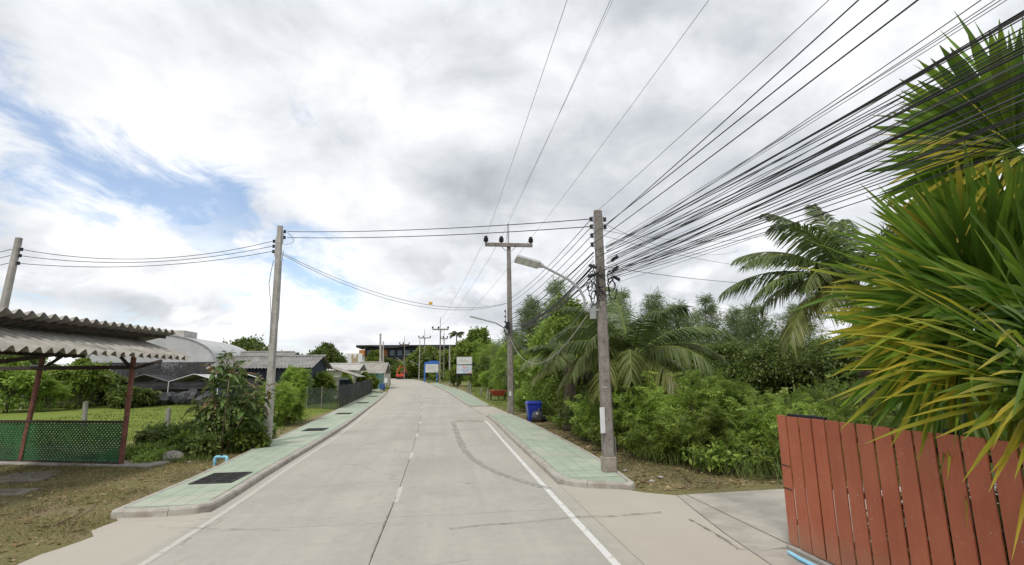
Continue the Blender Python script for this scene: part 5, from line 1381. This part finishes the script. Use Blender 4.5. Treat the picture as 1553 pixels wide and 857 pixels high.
cc1 = at(957, 548, 19.5); cb1 = np.array([cc1[0] + .1, 19.6, 0])
fr = [(R_(a), R_(e), R_(b), y, l) for a, e, b, y, l in (
    (95, 78, 45, 0, 1), (185, 70, 80, 0, .95), (5, 68, 70, 0, 1.0), (-80, 62, 85, 0, .9), (150, 58, 95, 0, 1), (35, 52, 80, 0, 1.05), (-25, 44, 75, 0, 1.05), (-140, 48, 100, .05, .95),
    (175, 38, 95, .05, 1), (-5, 30, 70, .1, 1.05), (205, 30, 100, .15, .95), (-50, 26, 85, .1, .95), (-110, 22, 90, .25, .9), (75, 34, 80, 0, 1), (120, 30, 90, .1, 1), (165, 12, 85, .3, .9), (230, 8, 80, .55, .85), (-70, 2, 75, .5, .85), (20, 14, 70, .2, 1))]
coconut('young coconut palm with arching fronds right behind the lamp pole', cb1, cc1, fr, 3.7, .82, 5, .20)
cc2 = at(1292, 432, 14.5); cb2 = np.array([cc2[0] + .4, 14.9, 0])
fr = [(R_(a), R_(e), R_(b), y, l) for a, e, b, y, l in (
    (100, 82, 25, 0, .9), (150, 74, 55, 0, 1), (45, 74, 40, 0, .9), (-60, 64, 60, 0, .9), (190, 62, 75, 0, 1), (140, 48, 65, 0, 1), (172, 40, 70, 0, 1.05), (160, 22, 60, 0, 1.1), (185, 14, 55, .0, 1.1), (205, 20, 75, .1, 1.0),
    (215, 2, 62, .45, 1), (195, -8, 60, .6, 1), (235, -12, 60, .5, 1), (250, 15, 70, .1, .9), (-20, 40, 70, 0, 1), (20, 30, 70, 0, 1), (60, 25, 70, .1, 1), (120, 20, 70, .1, 1), (170, -18, 55, .35, .95), (-60, 5, 70, .2, .9))]
coconut('tall coconut palm with yellowing lower fronds behind the fan palm', cb2, cc2, fr, 3.55, .8, 9, .15)
cc3 = at(862, 560, 24); fr = [(R_(a), R_(e), R_(b), y, l) for a, e, b, y, l in ((100, 70, 60, 0, .9), (200, 55, 90, 0, 1), (-30, 50, 90, 0, 1), (160, 40, 95, .1, 1), (240, 35, 95, .15, 1), (-80, 30, 95, .2, .9), (30, 40, 80, .1, .9), (190, 10, 85, .3, .9))]
coconut('small dark-trunked palm between blue bin and lamp pole', np.array([cc3[0], 24, 0]), cc3, fr, 2.6, .6, 14, .26)

def stem_shrub(label, x, y, h, r, kd, m, seed, group):
    rng = np.random.default_rng(seed); base = np.array([x, y, 0.0]); t = thing('shrub', label, 'shrub', base, group); P, O = [], []; mb = MB()
    ns = int(16 + 14 * r)
    for k in range(ns):
        a = rng.random() * 6.28; q = r * rng.random() ** .7; hh = h * (.55 + .5 * rng.random()) * (1.08 - .35 * q / r)
        b = base + np.array([math.cos(a) * q * .45, math.sin(a) * q * .45, -.03]); e = base + np.array([math.cos(a) * q * 1.25, math.sin(a) * q * 1.25, hh]); m1 = (b + e) / 2 + np.array([-math.cos(a) * q * .22, -math.sin(a) * q * .22, hh * .14])
        mb.tube([b, m1, e], [.016, .011, .004], 4)
        n = int((20 if kd == 'feather' else 42) * (.6 + .5 * h)); f = .22 + .78 * rng.random(n) ** .8; f = f[:, None]
        pt = (1 - f) ** 2 * b + 2 * f * (1 - f) * m1 + f * f * e; az = rng.random(n) * 6.28
        o_ = np.stack([np.cos(az), np.sin(az), .35 + .5 * rng.random(n)], 1); P.append(pt + o_ * .05); O.append(nrm(o_))
    P = np.concatenate(P); O = np.concatenate(O)
    P[:, 2] = np.maximum(P[:, 2], .03)
    V = feather_leaves(rng, P, O, .27, 6, .15, .12) if kd == 'feather' else broad_leaves(rng, P, O, .15, ratio=.45, droop=.25)
    nobj('crown', mesh_np('crown', V - base, 4, QT, ML[m]), t); part('stem', mb, M_STEM, t, fix=False)
    return t
# --- undergrowth in front of the palms, right verge
rs_ = np.random.default_rng(40)
shr = [  # x, y, height, radius, kind, material
    (6.1, 19.0, 2.0, 1.2, 'feather', 'c'), (6.9, 16.6, 2.3, 1.25, 'feather', 'c'), (8.0, 15.6, 2.45, 1.3, 'feather', 'c'), (7.4, 18.8, 2.5, 1.4, 'feather', 'a'),
    (9.2, 15.8, 2.1, 1.3, 'feather', 'a'), (7.5, 14.0, 1.7, 1.1, 'feather', 'a'), (8.7, 13.6, 1.75, 1.2, 'feather', 'c'), (10.2, 14.6, 1.8, 1.3, 'feather', 'c'),
    (6.5, 14.9, 1.35, .9, 'feather', 'a'), (9.6, 12.6, 1.35, 1.1, 'feather', 'a'), (11.4, 13.2, 1.6, 1.3, 'feather', 'a'), (8.3, 12.3, 1.0, .9, 'broad', 'a'),
    (5.9, 22.2, 1.5, 1.0, 'broad', 'b'), (5.7, 17.4, 1.0, .7, 'broad', 'a'), (6.1, 15.8, .8, .65, 'broad', 'a'), (7.0, 12.9, .75, .7, 'broad', 'c'), (5.6, 20.3, .75, .6, 'broad', 'e'),
    (12.6, 16.5, 1.9, 1.5, 'feather', 'e'), (10.6, 17.6, 1.9, 1.4, 'feather', 'e'), (13.6, 19.5, 2.1, 1.6, 'broad', 'e'), (11.4, 20.5, 2.0, 1.5, 'broad', 'e'), (9.4, 19.6, 2.2, 1.3, 'feather', 'c'), (15.4, 17.5, 2.1, 1.6, 'broad', 'c'),
    (6.2, 6.2, 1.2, .7, 'broad', 'a'), (6.3, 5.0, 1.3, .7, 'broad', 'b'), (6.2, 3.7, 1.2, .7, 'broad', 'a'), (5.8, 2.6, 1.1, .5, 'broad', 'b'),
    (5.9, 24.6, 1.1, .8, 'broad', 'c'), (6.5, 26.6, 1.8, 1.0, 'broad', 'a'), (7.4, 23.2, 2.2, 1.2, 'broad', 'b'), (5.7, 30.6, 1.0, .8, 'feather', 'c'), (5.9, 36.5, 1.8, 1.1, 'feather', 'c'), (6.4, 39.5, 1.6, 1.1, 'broad', 'c')]
places = ['under the young coconut palm', 'behind the lamp pole', 'left of the terracotta fence', 'beside the brown verge', 'near the driveway corner', 'by the blue bin', 'at the crossarm pole foot']
def near_lab(x, y):
    if y < 8: return 'in the fan palm bed behind the plank fence' + (', nearest its free end' if y > 6 else ', one plank panel in' if y > 4.5 else ', beside the palm trunk' if y > 3 else ', deepest in the bed')
    if y < 13.0: return 'at the driveway corner'
    if y < 14.8: return 'facing the driveway, in the front row' if x < 9 else 'behind the terracotta fence end'
    if y < 17: return 'under the young coconut palm' if x < 8.5 else 'before the tall coconut palm'
    if y < 21: return 'at the young palm foot' if x < 9 else 'in the weedy clearing behind the front row'
    if y < 27.5: return 'between lamp pole and blue bin'
    if y < 32: return 'beside the blue bin'
    return 'at the crossarm pole foot'
cnt = {}
look = {('feather', 'c'): 'fresh green feathery shrub', ('feather', 'a'): 'mid-green feathery shrub', ('feather', 'e'): 'yellowish feathery shrub', ('broad', 'a'): 'leafy green bush', ('broad', 'b'): 'dark leafy bush', ('broad', 'c'): 'bright leafy bush', ('broad', 'e'): 'yellow-green leafy weed bush'}
seen_lab = {}
for (x, y, h, r, kd, mt) in shr: seen_lab.setdefault(look[(kd, mt)] + ' ' + near_lab(x, y), []).append(h)
for i, (x, y, h, r, kd, mt) in enumerate(shr):
    lob = []
    rl = np.random.default_rng(300 + i)
    for k in range(7):
        a = rl.random() * 6.28; q = r * (.25 + .55 * rl.random()); z = h * (.35 + .5 * rl.random()); s = r * (.36 + .2 * rl.random())
        lob.append(((x + math.cos(a) * q, y + math.sin(a) * q, z), (s, s, s * .72)))
    lob.append(((x, y, h * .3), (r * .85, r * .85, h * .3)))
    lb_ = look[(kd, mt)] + ' ' + near_lab(x, y); hs = seen_lab[lb_]
    if len(hs) > 1: lb_ = ('taller ' if h == max(hs) else 'lower ') + lb_
    stem_shrub(lb_, x, y, h * 1.05, r * 1.05, kd, mt, 500 + i, 'wild shrubs on the right verge')

# --- trees behind
tl_ = [ # label, kind, mat, base(px at Y), Y, top_py, radius, leaf size, cone?
    ('broad-leaved tree right behind the crossarm pole cables', 'broad', 'a', 880, 28, 452, 2.6, .20, 0),
    ('bright leafy tree beside the small dark-trunked palm', 'broad', 'c', 835, 31, 485, 2.2, .20, 0),
    ('dense dark tree filling the gap behind both coconut palms', 'broad', 'b', 1110, 34, 522, 3.2, .22, 0),
    ('dark bushy tree behind the tall coconut palm', 'broad', 'b', 1190, 33, 515, 3.2, .22, 0),
    ('olive bushy tree left of the dark trees', 'broad', 'a', 1050, 36, 524, 2.8, .22, 0),
    ('dark tree behind the fan palm fronds', 'broad', 'b', 1290, 30, 505, 3.4, .22, 0),
    ('low dark tree at the right end of the thicket', 'broad', 'b', 1400, 27, 470, 3.8, .22, 0),
    ('casuarina with twin feathery tops behind the cables', 'needle', 'd', 850, 40, 428, 2.3, .55, 1),
    ('slim casuarina left of the twin-topped one', 'needle', 'd', 808, 46, 452, 2.2, .55, 1),
    ('pale casuarina behind the young coconut palm', 'needle', 'd', 1000, 44, 446, 2.6, .55, 1),
    ('feathery casuarina above the dense dark tree', 'needle', 'd', 1075, 46, 450, 2.4, .55, 1),
    ('small casuarina between the two coconut palms', 'needle', 'd', 1120, 48, 468, 2.6, .55, 1),
    ('grey-green casuarina behind the young palm crown', 'needle', 'd', 945, 42, 440, 2.4, .55, 1),
    ('broad casuarina over the weedy clearing', 'needle', 'd', 1160, 44, 466, 3.2, .55, 1),
    ('casuarina beside the tall coconut palm trunk', 'needle', 'd', 1215, 42, 462, 3.0, .55, 1),
    ('low casuarina right of the young coconut palm', 'needle', 'd', 1035, 42, 462, 3.0, .55, 1),
    ('leaning casuarina behind the lamp pole', 'needle', 'd', 905, 37, 462, 2.8, .55, 1),
    ('soft casuarina standing behind the crossarm pole', 'needle', 'd', 800, 47, 486, 2.6, .50, 1),
    ('casuarina drooping over the double billboard', 'needle', 'd', 775, 60, 503, 2.8, .55, 1),
    ('fine-leaved light green tree behind the crossarm pole', 'feather', 'c', 812, 44, 520, 2.4, .42, 0),
    ('fine-leaved tree reaching over the double billboard', 'feather', 'c', 782, 58, 522, 2.8, .45, 0),
    ('round-crowned tree with dark clumps behind the billboard', 'broad', 'a', 722, 88, 499, 3.4, .42, 0),
    ('bushy green tree lining the verge beyond the cart', 'broad', 'a', 806, 50, 545, 2.0, .3, 0),
    ('light green bush row behind the fence posts', 'feather', 'c', 750, 70, 556, 2.0, .45, 0),
    ('light feathery tree behind the double billboard', 'feather', 'c', 738, 84, 518, 3.2, .6, 0),
    ('feathery tree farther behind the red cart', 'feather', 'a', 760, 76, 512, 3.2, .6, 0),
    ('round tree behind the blue-topped signboard', 'broad', 'a', 642, 146, 527, 4.6, .6, 0),
    ('dark green tree beyond the tall crossarm pole', 'broad', 'b', 672, 135, 536, 6.0, .7, 0),
    ('tree behind the roadside signboards', 'broad', 'a', 696, 120, 530, 5.5, .6, 0),
    ('slender tree left of the excavator', 'broad', 'b', 588, 165, 545, 2.6, .55, 0),
    ('green tree right behind the excavator', 'broad', 'a', 622, 158, 545, 3.4, .6, 0),
    ('dusky tree before the orange panels', 'broad', 'a', 566, 172, 533, 2.4, .55, 0),
    ('leafy tree before the modern block windows', 'broad', 'b', 601, 176, 547, 2.6, .55, 0),
]
for i, (lab, kd, mt, px, Y, ty, r, sz, cone) in enumerate(tl_):
    g0 = HZ(Y); b = at(px, 575, Y); base = np.array([b[0], Y, g0]); zt_ = at(px, ty, Y)[2]; h = zt_ - g0
    if cone:
        casuarina(lab, base, h, r * 1.15, mt, i, sz)
    else:
        cz = g0 + h * .56; lob = lobes_round((base[0], Y, cz), r, 13, 80 + i, h * .45 / r, .40)
        rl = np.random.default_rng(i)
        lob += [((base[0] + rl.normal() * r * .55, Y + rl.normal() * .6, g0 + h * f), (r * .5, r * .5, h * .14)) for f in (.16, .2, .26, .3)]
        lob += [((base[0] + rl.normal() * r * .3, Y, g0 + h * .88), (r * .34, r * .34, h * .12)) for _ in range(2)]
        if kd == 'feather': tree(lab, base, lob, kd, mt, sz, 34, 8, .14, seed=i, spread=.22, shell=.4, k=4)
        else: tree(lab, base, lob, kd, mt, sz, 60, 24, .16, seed=i, spread=.17, shell=.4)
# slim royal palms on the skyline
for lab, px, ty, Y in (('tiny far palm with bare trunk beside the round-crowned tree', 692.5, 508, 120),):
    tq3 = at(px, ty, Y); b = np.array([tq3[0], Y, HZ(Y)])
    coconut(lab, b, tq3, [(R_(a), R_(55 - (a % 80) * .6), R_(85), 0, 1) for a in range(0, 360, 30)], 1.9, .7, 33, .16, False)

# --- left side
sd0 = gp(335, 688); sd0[2] = 0
LEAF_S = leafmat('shrub_leaf_big', [(.045, .085, .02), (.075, .12, .028), (.12, .135, .045), (.17, .10, .05)], .25, .4)
ts = thing('leafy_shrub', 'tall shrub with large drooping leaves and reddish tips beside the leaning pole', 'shrub', sd0)
rng = np.random.default_rng(5); mstem = []
stems = []
for k in range(11):
    a = rng.random() * 6.28; lean = rng.random() ** .7; H_ = (3.9 if k == 0 else 2.0 + 1.5 * rng.random()) * (1 - .25 * lean)
    tip_ = sd0 + np.array([math.cos(a) * lean * 1.35 + (.1 if k else 0), math.sin(a) * lean * 1.0, H_]); m1 = sd0 + (tip_ - sd0) * .5 + np.array([math.cos(a) * .18, math.sin(a) * .18, .1])
    pts = [sd0 + np.array([math.cos(a) * .12, math.sin(a) * .12, -.05]), m1, tip_]; stems.append(pts); part('stem', MB().tube(pts, [.032, .022, .008], 6), M_STEM, ts, smooth=True)
big = MB(); LL_, LW = 1.0, .34
pr_ = [(0, .05), (.2, .75), (.5, 1.0), (.8, .62), (1.0, .03)]
for t, w in pr_:
    for q in (-1, 0, 1): big.v.append((q * w * LW / 2, t, (.07 * w if q else 0) - .35 * t * t))
big.f = [(i*3 + j, i*3 + j + 1, i*3 + j + 4, i*3 + j + 3) for i in range(4) for j in range(2)]
leaf_me = [mesh_of('big_leaf', big, 0, False)]; leaf_me[0].materials.append(LEAF_S)
def put_leaf(par, me, p, yaw, pit, roll, s, m_off):
    o = bpy.data.objects.new('leaf', me); COL.objects.link(o); o.parent = par; o.location = tuple(p - m_off); o.rotation_euler = (pit, roll, yaw); o.scale = (s, s, s)
cols4 = [(.11, .18, .045), (.155, .225, .065), (.21, .25, .10), (.27, .18, .10)]
leaf_ms = []
for i, c in enumerate(cols4):
    me = leaf_me[0].copy(); me.materials.clear(); me.materials.append(leafmat('shrub_leaf_%d' % i, [tuple(x * .85 for x in c), tuple(x * 1.15 for x in c)], .25, .4)); leaf_ms.append(me)
n_ = 0
for si, pts in enumerate(stems):
    for k in range(26):
        f = .28 + .72 * (k / 25) ** .8; q = (1 - f) ** 2 * pts[0] + 2 * f * (1 - f) * pts[1] + f * f * pts[2]
        q = q + rng.normal(size=3) * .06
        put_leaf(ts, leaf_ms[3 if (f > .93 and rng.random() < .6) else rng.integers(0, 3)], q, rng.random() * 6.28, R_(rng.uniform(-35, 40)), R_(rng.uniform(-25, 25)), rng.uniform(.34, .58), np.array(ts.location)); n_ += 1
rngs = np.random.default_rng(77); lob = [((sd0[0] + dx, sd0[1] + dy, z), (r_, r_, r_ * 1.1)) for dx, dy, z, r_ in ((0, 0, 3.1, .35), (.05, 0, 2.6, .5), (-.2, .1, 2.0, .7), (.5, -.1, 1.9, .6), (-.5, 0, 1.4, .6), (.75, .1, 1.35, .6), (.2, -.2, 1.5, .7), (.1, .2, 1.0, .6))]
P, O = clump_points(rngs, lob, 15, 7, .22, .4)
nobj('crown', mesh_np('crown', broad_leaves(rngs, P, O, .24, ratio=.36, droop=.5) - sd0, 4, QT, leafmat('shrub_fill', [(.07, .125, .03), (.11, .17, .045), (.16, .19, .07)], .36)), ts)
# low plants round its foot and along the lawn edge
lw = [(-9.5, 20.6, .8, .8, 'broad', 'b', 'dark bushy plant under the shed corner'), (-8.7, 19.7, .6, .7, 'broad', 'a', 'low leafy plant between shed post and tall shrub'), (-10.4, 21.6, .9, .8, 'broad', 'b', 'dark leafy clump behind the lattice end'),
      (-7.9, 18.6, .7, .6, 'broad', 'b', 'dark low plant at the foot of the tall shrub'), (-6.9, 19.9, .9, .55, 'broad', 'a', 'leafy clump against the leaning pole foot'), (-7.2, 22.6, .7, .5, 'broad', 'b', 'small dark bush just behind the leaning pole'),
      (-9.9, 19.0, .35, .9, 'broad', 'c', 'bright ground-hugging plant by the shed post'), (-8.9, 18.5, .3, .8, 'broad', 'c', 'bright low cover before the tall shrub')]
for i, (x, y, h, r, kd, mt, lab) in enumerate(lw):
    rl = np.random.default_rng(700 + i); lob = [((x + rl.normal() * r * .4, y + rl.normal() * r * .4, h * (.3 + .4 * rl.random())), (r * .5, r * .5, h * .42)) for _ in range(6)]
    tree(lab, (x, y, 0), lob, kd, mt, .16 if h > .4 else .08, 45, 14, .02, 'shrub', 'plant', None, 700 + i, .22, .3)
# bushes beyond
lb = [('feathery light green bush in front of the net fence', 'feather', 'c', 436, 644, 560, .85, .28), ('low feathery bush joined to the light green bush', 'feather', 'e', 412, 640, 580, .7, .28),
      ('broad yellow-green plant clump behind the net fence corner', 'broad', 'e', 486, 611, 564, .9, .6), ('dark bush inside the net fence', 'broad', 'b', 462, 614, 582, 1.0, .3)]
for i, (lab, kd, mt, px, by, ty, r, sz) in enumerate(lb):
    b = gp(px, by); zt_ = at(px, ty, b[1])[2]; h = zt_ - b[2]; rl = np.random.default_rng(800 + i)
    lob = [((b[0] + rl.normal() * r * .5, b[1] + rl.normal() * .5, b[2] + h * (.2 + .65 * rl.random())), (r * .45, r * .45, h * .2)) for _ in range(9)]
    tree(lab, b, lob, kd, mt, sz, 45, 10 if kd == 'feather' else 18, .05, 'shrub', 'shrub', None, 800 + i, .2, .4, ratio=.28 if mt == 'e' else .5, k=5)
lt = [('spreading tree behind the navy house roof', 'broad', 'b', 368, 100, 516, 6.0, .6), ('leafy tree left of the billboard', 'broad', 'b', 492, 108, 522, 3.6, .55), ('dark small tree beside the billboard', 'broad', 'b', 510, 122, 540, 2.4, .6), ('small round tree behind the shed rafters', 'broad', 'a', 122, 50, 545, 2.2, .3),
      ('pale leafy tree seen through the open shed', 'broad', 'c', 15, 46, 548, 2.4, .3), ('bushy tree behind the lawn posts', 'broad', 'b', 165, 54, 566, 1.7, .3), ('feathery light tree seen past the second rusty post', 'feather', 'c', 78, 47, 578, 1.4, .35),
      ('dark shrub row before the nursery', 'broad', 'b', 205, 50, 590, 1.8, .28), ('small garden tree behind the net fence', 'broad', 'a', 553, 72, 566, .8, .3), ('clipped green bush behind the net fence', 'broad', 'c', 524, 66, 568, .8, .3), ('bush behind the net fence near the blue drum', 'broad', 'a', 566, 78, 571, .7, .3),
      ('far dark tree clump left of the nursery roof', 'broad', 'b', 10, 90, 540, 6, .6), ('green tree at the road bend behind the gate pillar', 'broad', 'b', 596, 152, 558, 2.4, .5)]
for i, (lab, kd, mt, px, Y, ty, r, sz) in enumerate(lt):
    g0 = HZ(Y); b = at(px, 575, Y); base = np.array([b[0], Y, g0]); h = at(px, ty, Y)[2] - g0
    lob = lobes_round((base[0], Y, g0 + h * .6), r, 11, 180 + i, h * .42 / r, .38) + [((base[0], Y, g0 + h * .9), (r * .3, r * .3, h * .1)), ((base[0], Y, g0 + h * .25), (r * .6, r * .6, h * .2))]
    tree(lab, base, lob, kd, mt, sz, 50 if Y > 60 else 26, 20 if kd == 'broad' else 7, .13, seed=400 + i, spread=.18, shell=.45, k=4)
# dense far wood closing the horizon
M_WOOD = ML['b']
rng = np.random.default_rng(91); lob = []
for x in np.arange(-260, 300, 5.0):
    if -34 < x < 34: continue
    Y = 150 + abs(x) * .05 + rng.normal() * 6; h = (6.0 if x < 0 else 9) + rng.normal() * 1.4
    lob.append(((x, Y, HZ(Y) + h * .5), (4.5, 4.0, h * .55)))
for x in np.arange(12, 110, 4.0):
    Y = 62 + rng.normal() * 5 + x * .1; h = 7.5 + rng.normal() * 1.2
    lob.append(((x, Y, HZ(Y) + h * .45), (3.6, 3.2, h * .5)))
P, O = clump_points(rng, lob, 55, 18, .17, .5); P[:, 2] = np.maximum(P[:, 2], .4)
o = nobj('far_wood', mesh_np('far_wood', broad_leaves(rng, P, O, .75), 4, QT, M_WOOD)); stuff(o, 'far belt of dark trees closing the horizon', 'wood')

# --- grass
def blades(name, label, m, X, Y, hgt, wd, seed, lean=.45):
    rng = np.random.default_rng(seed); n = len(X); Z = np.array([HZ(y) for y in Y]); P = np.stack([X, Y, Z - .005], 1)
    a = rng.random(n) * 6.28; D = nrm(np.stack([np.cos(a) * lean * rng.random(n), np.sin(a) * lean * rng.random(n), np.ones(n)], 1)); U = nrm(np.stack([np.cos(a * 3.7), np.sin(a * 3.7), np.zeros(n)], 1))
    L = hgt * (.45 + .8 * rng.random(n)); o = nobj(name, mesh_np(name, leaf_quads(P, D, U, L, np.full(n, wd) * (.7 + .6 * rng.random(n)), .25, .35), 4, QT, m)); stuff(o, label, 'grass'); return o
M_DRY = leafmat('dry_grass', [(.25, .19, .09), (.33, .26, .14), (.22, .21, .075), (.15, .19, .05)], .2, .7)
M_LAWN = leafmat('lawn_grass', [(.11, .155, .025), (.15, .20, .035), (.20, .24, .05)], .3, .6)
M_TALL = leafmat('tall_grass', [(.10, .16, .035), (.15, .215, .05), (.23, .26, .09)], .36, .6)
rng = np.random.default_rng(2)
def scatter(n, x0, x1, y0, y1, ok):
    X = rng.uniform(x0, x1, n); Y = rng.uniform(y0, y1, n); cl = np.sin(X * 2.1 + np.cos(Y * 1.7) * 2) + np.sin(Y * 2.6 + X) + rng.normal(size=n) * .7
    k = np.array([ok(a, b) for a, b in zip(X, Y)]) & (cl > -.6); return X[k], Y[k]
_ed = sorted([(4.5, -10.5), (-6, -11)] + [(float(q[1]), float(q[0])) for q in edge] + [(10.98, -6.0)]); EDY = [q[0] for q in _ed]; EDX = [q[1] for q in _ed]
def left_ok(x, y):
    if y < 11: return x < np.interp(y, EDY, EDX) + .10 * math.sin(x * 40 + y * 23)
    return x < LI(y) - .12
X, Y = scatter(120000, -17, -5.8, 3.5, 22, left_ok); blades('dry_grass', 'short dry brownish grass on the left verge', M_DRY, X, Y, .07, .012, 1, .9)
X, Y = scatter(22000, -26, -7.4, 21, 58, lambda x, y: x < LI(min(y, 70)) - (.9 + .5 * math.sin(y * .9))); blades('lawn_grass', 'bright green lawn grass behind the shed', M_LAWN, X, Y, .16, .035, 2, .7)
def right_ok(x, y):
    if y < 11.2: return False
    return RI(y) + .13 < x < np.interp(y, [11, 15, 25, 40], [8.0, 5.9, 5.6, 6.5]) + .4
X, Y = scatter(30000, 4, 9, 11.0, 34, right_ok); blades('dry_grass', 'trampled dry grass on the right verge', M_DRY, X, Y, .06, .012, 3, 1.0)
def tall_ok(x, y): return x > np.interp(y, [11, 15, 25, 40], [7.4, 5.7, 5.5, 6.3])
X, Y = scatter(34000, 5.2, 18, 11.2, 36, tall_ok); blades('tall_grass', 'tall green weeds under the shrubs on the right', M_TALL, X, Y, .75, .02, 4, .6)
X, Y = scatter(9000, 3.5, 14, 36, 75, lambda x, y: x > RI(min(y, 100)) + .5); blades('tall_grass', 'green roadside grass beyond the crossarm pole', M_TALL, X, Y, .30, .04, 5, .7)
X, Y = scatter(4000, 5.25, 9, 1.5, 7.1, lambda x, y: True); blades('tall_grass', 'dark weeds under the fan palm behind the fence', M_TALL, X, Y, .4, .02, 7, .7)
X, Y = scatter(5000, -11, -7, 17.5, 21.5, lambda x, y: x < LI(y) - .3); blades('tall_grass', 'green tufts round the foot of the tall shrub', M_TALL, X, Y, .28, .016, 6, .8)
# litter: dry leaves and pebbles on the verges

rng = np.random.default_rng(8)
def litter(name, label, m, n, x0, x1, y0, y1, ok, s0):
    X = rng.uniform(x0, x1, n); Y = rng.uniform(y0, y1, n); k = np.array([ok(a, b) for a, b in zip(X, Y)]); X, Y = X[k], Y[k]; n = len(X)
    P = np.stack([X, Y, np.array([HZ(y) for y in Y]) + .015 + .015 * rng.random(n)], 1); a = rng.random(n) * 6.28
    D = nrm(np.stack([np.cos(a), np.sin(a), rng.normal(size=n) * .25], 1)); U = nrm(np.stack([rng.normal(size=n) * .4, rng.normal(size=n) * .4, np.ones(n)], 1)); L = s0 * (.5 + rng.random(n))
    stuff(nobj(name, mesh_np(name, leaf_quads(P, D, U, L, L * .4), 4, QT, m)), label, 'leaf litter')
M_LITTER = leafmat('dry_leaf', [(.16, .10, .05), (.26, .18, .09), (.34, .26, .15), (.10, .07, .04)], .1, .8)
litter('leaf_litter', 'dry leaf litter scattered over the left verge', M_LITTER, 3500, -15, -5.8, 7, 19, left_ok, .10)
litter('leaf_litter', 'cut dry clippings strewn over the right verge', M_LITTER, 6000, 4, 9, 11, 32, right_ok, .11)
for k, (pa, pb, lab) in enumerate((((78, 800), (128, 772), 'crooked dry stick lying on the brown grass by the pavement end'), ((112, 790), (146, 764), 'thin dry twig crossing the crooked stick'))):
    a, b = gp(*pa), gp(*pb); m_ = (a + b) / 2 + np.array([.08, .05, .03])
    solo('dry_stick', lab, 'stick', MB().tube([a + np.array([0, 0, .012]), m_ + np.array([0, 0, .012]), b + np.array([0, 0, .012])], [.014 - .004 * k, .011 - .003 * k, .005], 6), M_STEM, smooth=True)
rk = random.Random(44)
for k in range(5):
    x, y = ((-8.4, 18.0), (-7.7, 17.6), (4.9, 12.2), (4.75, 13.6), (5.3, 12.6))[k]
    solo('stone', ['grey boulder lying before the tall shrub', 'flat stone beside the grey boulder', 'pale rubble lump behind the right pavement corner', 'rubble chip against the right pavement edging', 'brown rubble lump in the right verge clippings'][k], 'stone', MB().ico((x, y, .03 if k else .14), ((.32, .25, .2) if k == 0 else (.07, .06, .04)), 2, .35, rk), M_CEM)
